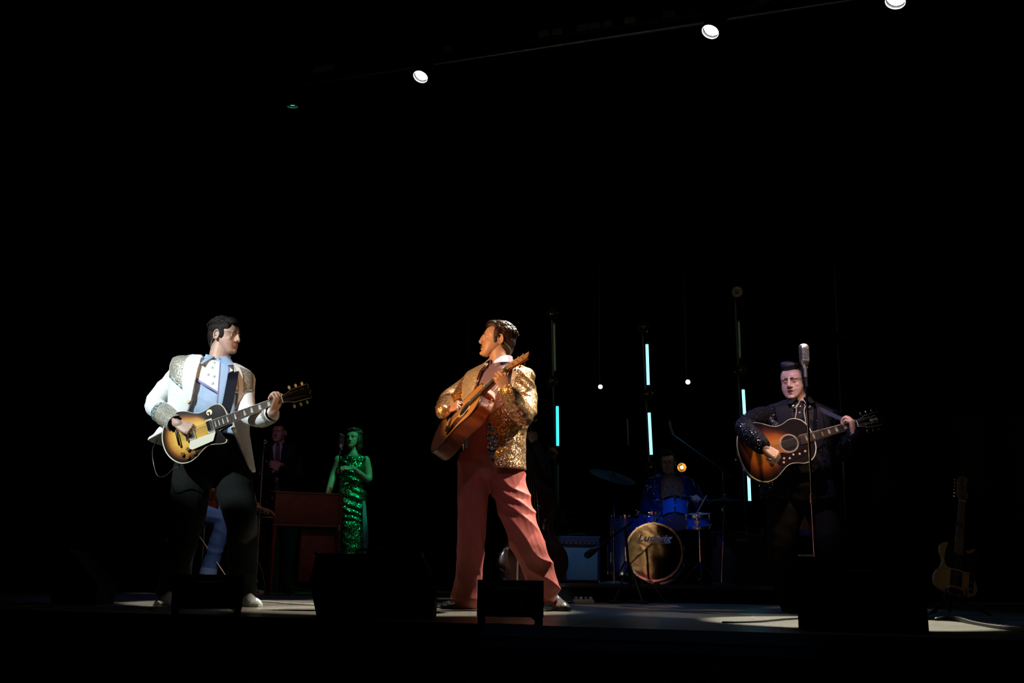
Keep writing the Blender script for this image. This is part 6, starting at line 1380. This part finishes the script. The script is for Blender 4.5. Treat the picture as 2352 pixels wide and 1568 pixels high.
part('lid', MB().box(PB(pL / 2, .17, zt + .008), (pL + .02, .36, .016), PR, bev=.004), mat('piano_lid', (.10, .05, .04), .3, coat=.5), pn, auto=.5)
part('rail', MB().box(PB(pL / 2, -.004, zm + .01), (pL + .01, .02, .014), PR, bev=.003), mat('worn_rail', (.16, .08, .06), .4), pn, auto=.5)
for u_, v_ in ((.025, .03), (pL - .03, .03), (.025, .31), (pL - .03, .31)):
    lg_ = part('leg', MB().cyl(PB(u_, v_, zm), PB(u_, v_, .02), .030, 10, .016), MAH, pn); part('ferrule', MB().cyl(PB(u_, v_, .07), PB(u_, v_, .005), .017, 10, .014), METAL['gold'], lg_)
part('modesty_panel', MB().box(PB(pL * .68, .2, zm / 2 + .06), (pL * .5, .03, zm - .14), PR, bev=.004), MAH, pn, auto=.5)
part('keybed', MB().box(PB(-.11, .28, zm + .055), (.24, .42, .05), PR, bev=.006), BLACK, pn, auto=.5)
part('key_slip', MB().box(PB(-.11, .06, zm + .085), (.23, .02, .012), PR), mat('ivory_dull', (.32, .33, .30), .4), pn)
# piano stool: four metal legs with crossing brace
ps = empty('piano_stool', G(468, 9.7), 'metal-legged stool under the keyboard player', 'stool'); q0 = W(455, 1188, 9.7)
part('seat', MB().box(Vector((q0.x - .02, 9.7, q0.z - .03)), (.36, .34, .05), bev=.015), BLACK, ps)
for a, b_ in (((472, 1172, 9.55), (459, 1330)), ((447, 1240, 9.55), (432, 1340)), ((440, 1195, 9.9), (425, 1340)), ((478, 1195, 9.9), (490, 1345))):
    part('leg', MB().cyl(W(*a), G(b_[0], a[2]), .009, 8), METAL['steel'], ps)
part('brace', MB().cyl(W(452, 1222, 9.5), W(524, 1330, 9.5), .008, 8), METAL['steel'], ps)
# pale electric guitar on a floor stand, far right
BUT = burst('butterscotch', [(0, (.36, .22, .09)), (.5, (.42, .27, .11)), (1, (.44, .28, .12))], .5, .05)
TO = [(-.10, 0), (-.098, .07), (-.07, .135), (-.02, .16), (.04, .150), (.085, .118), (.125, .105), (.17, .112), (.215, .132), (.258, .130), (.285, .095), (.288, .055), (.285, .028), (.275, -.026), (.235, -.032), (.215, -.052), (.225, -.082), (.262, -.100), (.292, -.118), (.300, -.140), (.285, -.156), (.245, -.150),
      (.20, -.128), (.15, -.108), (.10, -.112), (.05, -.140), (-.01, -.162), (-.065, -.140), (-.097, -.075)]
YT = 6.6
brt = W(2195, 1335, YT); nt = W(2209, 1152, YT + .14); kk = (nt - brt).length / .648
TO = [(x * kk, y * kk) for x, y in TO]
HT = [(0, -.021), (.015, -.024), (.03, -.034), (.05, -.040), (.075, -.026), (.14, -.020), (.165, -.034), (.185, -.022), (.188, .0), (.175, .030), (.155, .036), (.03, .034), (.012, .024), (0, .021)]
GO = dict(outline=TO, thick=.044, lobes=[(0, 0), (.2, 0)], scale=(nt - brt).length, joint=.27 * kk, fz=.010, fbend=.21 * kk, side=mat('butterscotch_side', (.30, .18, .07), .4), top=BUT, binding=mat('same_edge', (.32, .20, .08), .4), neck=mat('rosy_maple', (.14, .08, .06), .4), fboard=mat('maple_board', (.16, .095, .075), .4), bone=BONE, pearl=PEARL,
          head=HT, hface=bpy.data.materials['rosy_maple'], htilt=2, pegs=[(.03 + .025 * i, .012, .03 + .025 * i, .048) for i in range(6)], keys=METAL['nickel'], tail=-.05, sz=.014)
g4 = guitar('electric_guitar', 'pale wooden single-cut electric guitar with black pickguard standing upright at far right', brt, nt, (0, -1, .05), GO)
part('pickguard', MB().prism(smooth_outline([(.27, .055), (.275, .0), (.262, -.03), (.215, -.055), (.225, -.090), (.285, -.128), (.285, -.148), (.22, -.132), (.15, -.100), (.09, -.088), (.085, .0), (.085, .062), (.13, .085), (.20, .080)], 3), .0006, .003), mat('black_guard', (.008, .008, .008), .25), g4, local=True, auto=.5)
part('bridge_plate', MB().box((.02, 0, .003), (.105, .078, .005), bev=.001), METAL['chrome'], g4, local=True); part('pickup', MB().box((.045, 0, .009), (.024, .07, .009), Matrix.Rotation(.22, 3, 'Z'), bev=.003), BLACK, g4, local=True)
part('neck_pickup', MB().box((.185, 0, .008), (.026, .068, .010), bev=.004), METAL['chrome'], g4, local=True); part('vibrato_plate', MB().box((-.07, .0, .008), (.045, .10, .014), bev=.006), METAL['chrome'], g4, local=True)
cp = part('control_plate', MB().box((.03, -.100, .002), (.16, .032, .004), bev=.001), METAL['chrome'], g4, local=True)
for x in (-.015, .03): part('control_knob', MB().cyl((x, -.100, .003), (x, -.100, .022), .0095, 14), METAL['chrome'], cp, local=True)
part('switch', MB().cyl((.085, -.100, .003), (.088, -.096, .022), .004, 8), BLACK, cp, local=True)
gs = empty('guitar_stand', G(2196, YT), 'black floor stand carrying the pale electric guitar', 'guitar stand'); pb = W(2195, 1366, YT); 
part('yoke_arm', MB().tube([W(2172, 1352, YT - .07), W(2172, 1368, YT - .07), pb + Vector((-.05, .05, -.01)), pb + Vector((.05, .05, -.01)), W(2218, 1369, YT - .07), W(2218, 1353, YT - .07)], .008, n=8), RUBBER, gs)
part('post', MB().cyl(Vector((pb.x, YT + .12, .02)), W(2205, 1200, YT + .16), .010, 10), BLACK, gs); part('neck_rest', MB().tube([W(2196, 1202, YT + .02), W(2205, 1200, YT + .12), W(2216, 1203, YT + .02)], .007, n=8), RUBBER, gs)
for dx, dy in ((-.2, -.12), (.2, -.12), (0, .28)): part('leg', MB().cyl(Vector((pb.x, YT + .10, .12)), Vector((pb.x + dx, YT + .08 + dy, .008)), .008, 8), BLACK, gs)
part('cross_post', MB().cyl(pb + Vector((0, .05, -.01)), Vector((pb.x, YT + .12, .12)), .010, 8), BLACK, gs)
# ============================================================ monitors along the front edge
GRM = mat('steel_mesh_black', (.004, .004, .004), .7, .0, .12, bump=.3, bscale=600)
def monitor(label, l, r, top, Y_, dep, hgt=None, legs=0.0, slope=.0, rot=SA, cat='monitor speaker', topw=1.0):
    a, b = W(l, top, Y_), W(r, top, Y_); ca = Vector(((a.x + b.x) / 2, Y_ + dep / 2, 0)); wd = (b - a).length; h = (a.z + b.z) / 2; z0 = legs
    o = empty('stage_monitor', ca, label, cat); RR = Matrix.Rotation(rot, 3, 'Z')
    def L_(x, y, z): return ca + RR @ Vector((x, y, z))
    w2 = wd / 2 / max(.9, math.cos(rot)) if rot else wd / 2
    prof = [(-dep / 2, z0), (dep / 2, z0), (dep / 2, h * .55), (dep / 2 - slope, h), (-dep / 2 + .02, h), (-dep / 2, h - .02)]
    part('cabinet', MB().loft([[L_(-w2, y, z) for y, z in prof], [L_(-w2 * topw, y, z) for y, z in prof], [L_(w2 * topw, y, z) for y, z in prof], [L_(w2, y, z) for y, z in prof]] if 0 else [[L_(-w2, y, z) for y, z in prof], [L_(w2, y, z) for y, z in prof]]), BLACKTOLEX, o, auto=.5)
    part('rear_plate', MB().box(L_(0, -dep / 2 - .002, z0 + (h - z0) * .45), (w2 * 1.2, .006, (h - z0) * .5), RR, bev=.002), GRM, o)
    part('handle', MB().tube([L_(-.06, -dep / 2, h * .8), L_(-.05, -dep / 2 - .02, h * .8), L_(.05, -dep / 2 - .02, h * .8), L_(.06, -dep / 2, h * .8)], .007, n=8), RUBBER, o)
    part('socket', MB().cyl(L_(w2 * .3, -dep / 2 - .002, z0 + (h - z0) * .3), L_(w2 * .3, -dep / 2 - .012, z0 + (h - z0) * .3), .012, 12), METAL['darksteel'], o)
    if legs:
        for sx in (-1, 1):
            for sy in (-1, 1): part('leg', MB().box(L_(sx * (w2 - .018), sy * (dep / 2 - .02), legs / 2 + .001), (.03, .03, legs), RR), BLACK, o)
        part('brace', MB().cyl(L_(-w2 + .03, -dep / 2 + .02, legs), L_(-w2 + .01, dep / 2 - .02, .01), .004, 6), BLACK, o)
        part('brace', MB().cyl(L_(w2 - .05, -dep / 2 + .02, legs), L_(w2 - .02, dep / 2 - .02, .01), .004, 6), BLACK, o)
    return o
monitor('small black box on short legs in front of the man in white', 391, 541, 1319, 4.9, .22, legs=.032, rot=.28)
monitor('small black box on legs in front of the gold-jacketed singer', 1097, 1249, 1332, 4.36, .2, legs=.036, rot=0.0)
monitor('largest black flight case at the right front of the stage', 1866, 2132, 1279, 4.25, .34, rot=-.30, cat='case')
# wedge with slanted face
def wedge(label, corners, Y0_, dep):
    o = empty('stage_monitor', G((corners[0] + corners[1]) / 2, Y0_ + dep / 2), label, 'monitor speaker')
    (bl_, br2, tr_, tl2) = corners; 
    B0, B1 = G(bl_, Y0_), G(br2, Y0_); T0, T1 = W(tl2[0], tl2[1], Y0_ + .12), W(tr_[0], tr_[1], Y0_ + .12)
    M0, M1 = W(bl_ - 17, 1335, Y0_ + .02), W(br2 + 12, 1345, Y0_ + .02)
    e = Vector((0, dep, 0)); e2 = Vector((0, dep * .55, 0))
    part('cabinet', MB().loft([[B0, B0 + e * .8, B0 + e + Vector((0, 0, .12)), T0 + e2, T0, M0], [B1, B1 + e * .8, B1 + e + Vector((0, 0, .12)), T1 + e2, T1, M1]]), BLACKTOLEX, o, auto=.4)
    part('rear_plate', MB().loft([[B0 * .8 + B1 * .2 + Vector((0, -.004, .05)), B0 * .2 + B1 * .8 + Vector((0, -.004, .05)), (B0 * .2 + B1 * .8) + Vector((0, .0, .12)), B0 * .8 + B1 * .2 + Vector((0, .0, .12))], [B0 * .8 + B1 * .2 + Vector((0, .01, .05)), B0 * .2 + B1 * .8 + Vector((0, .01, .05)), (B0 * .2 + B1 * .8) + Vector((0, .02, .12)), B0 * .8 + B1 * .2 + Vector((0, .02, .12))]]), GRM, o, auto=.4)
    for P in (T0, T1): part('corner', MB().ell(P + Vector((0, .01, -.005)), (.014, .014, .012), None, 10, 6), METAL['darksteel'], o)
    part('handle', MB().tube([(T0 + T1) / 2 + Vector((-.07, .1, 0)), (T0 + T1) / 2 + Vector((-.06, .1, .02)), (T0 + T1) / 2 + Vector((.06, .1, .02)), (T0 + T1) / 2 + Vector((.07, .1, 0))], .007, n=8), RUBBER, o)
wedge('wide black wedge monitor between the man in white and the gold-jacketed singer', (728, 992, (966, 1272), (727, 1270)), 4.75, .34)
wedge('black wedge monitor in deep shadow at far left', (120, 215, (160, 1262), (100, 1262)), 6.0, .36)
# ============================================================ small things
YS = 7.6
pw = empty('power_strip', G(1340, 8.3), 'white power strip lying on the floor in front of the riser', 'power strip'); p = G(1340, 8.3)
part('housing', MB().box(p + Vector((0, 0, .02)), (.17, .06, .03), bev=.005), WHITE, pw); 
for k in range(4): part('plug', MB().box(p + Vector((-.06 + .04 * k, -.005, .045)), (.024, .03, .022), bev=.004), WHITE if k % 2 else mat('pale_blue_plug', (.45, .6, .8), .4) if k == 0 else bpy.data.materials['pale_blue_plug'], pw)
CAB = mat('cable_black', (.010, .010, .010), .45)
def cable(label, pts, r=.005, m=CAB, group=None): tag(part('cable', MB().tube(pts, r, n=8, sub=8), m, None), label, 'cable', group)
def F(px, Y_, z=.010): return G(px, Y_, z)
cable('pale cable running across the floor right of the white shoe', [F(585, 7.3), F(625, 7.1), F(680, 6.7), F(740, 6.55)], .005, mat('pale_cable', (.5, .42, .36), .5))
cable('thin lead hanging from the piano keyboard to the floor', [W(578, 1283, 9.3), W(592, 1288, 9.3), W(604, 1320, 9.3), F(610, 9.3), F(600, 9.25)], .004, mat('grey_lead', (.25, .25, .25), .5))
cable('thick black cable lying to the right of the flight case', [F(2150, 5.6), F(2190, 5.6, .02), F(2240, 5.1), F(2290, 4.7), F(2360, 4.4)], .012)
cable('thin black cable curving over the lit floor left of the flight case', [F(1660, 4.8), F(1740, 4.95), F(1800, 5.3), F(1845, 5.5)], .005)
cable('black cables snaking behind the gold-jacketed singer\'s front shoe', [F(1245, 7.2), F(1270, 7.8), F(1300, 8.2), F(1330, 8.3)], .006)
cable('black cable trailing down from the bass drum riser', [F(1500, 8.95, RZ), F(1520, 8.9, .05), F(1532, 8.8), F(1545, 8.7)], .005)
cable('dark cable on the floor behind the wedge monitor', [F(980, 6.6), F(1030, 6.4), F(1100, 6.5), F(1180, 6.3)], .006)
# things glimpsed between the legs of the singer in black
YQ = 9.6
fl_ = empty('orange_blue_form', G(1857, YQ), 'blue-banded orange shade seen between the legs of the singer in black', 'lamp')  # made-up form standing in for an unidentified orange and blue shape
p = W(1857, 1215, YQ); s0 = W(1857, 1193, YQ)
part('cone', MB().lathe([(.045, 0), (.030, 0), (.028, .10), (.05, .10)], Matrix.Translation(Vector((p.x, YQ, W(1857, 1216, YQ).z))), 24) if 0 else MB().loft([[Vector((p.x + r_ * math.cos(a), YQ + r_ * math.sin(a), z)) for a in [2 * PI * j / 24 for j in range(24)]] for r_, z in ((.085, W(1857, 1215, YQ).z), (.04, W(1857, 1190, YQ).z))]), mat('orange_cone', (.45, .13, .03), .6), fl_)
part('top_band', MB().loft([[Vector((p.x + r_ * math.cos(a), YQ + r_ * math.sin(a), z)) for a in [2 * PI * j / 24 for j in range(24)]] for r_, z in ((.040, W(1857, 1190, YQ).z), (.020, W(1857, 1174, YQ).z))]), mat('blue_band', (.04, .10, .40), .6), fl_)
part('bottom_band', MB().cyl(Vector((p.x, YQ, W(1857, 1230, YQ).z)), Vector((p.x, YQ, W(1857, 1215, YQ).z)), .088, 24), bpy.data.materials['blue_band'], fl_)
part('stem', MB().cyl(Vector((p.x, YQ, .02)), Vector((p.x, YQ, W(1857, 1230, YQ).z)), .012, 10), BLACK, fl_); part('foot', MB().cyl(Vector((p.x, YQ, .0)), Vector((p.x, YQ, .02)), .12, 24), BLACK, fl_)
bx_ = G(1863, 7.6); sl_ = empty('stacked_boards', bx_, 'two pale boards stacked on a low black block behind the flight case', 'boards')
zA = W(1863, 1284, 7.6).z
part('block', MB().box(Vector((bx_.x, 7.7, zA / 2)), (.13, .2, zA - .004), bev=.005), BLACK, sl_)
for k, (hh, ww) in enumerate(((.010, .115), (.028, .11))): part('board', MB().box(Vector((bx_.x, 7.7, zA + .008 + k * .020)), (ww, .18, .012), bev=.003), mat('pale_board', (.55, .58, .55), .5) if k == 0 else bpy.data.materials['pale_board'], sl_)
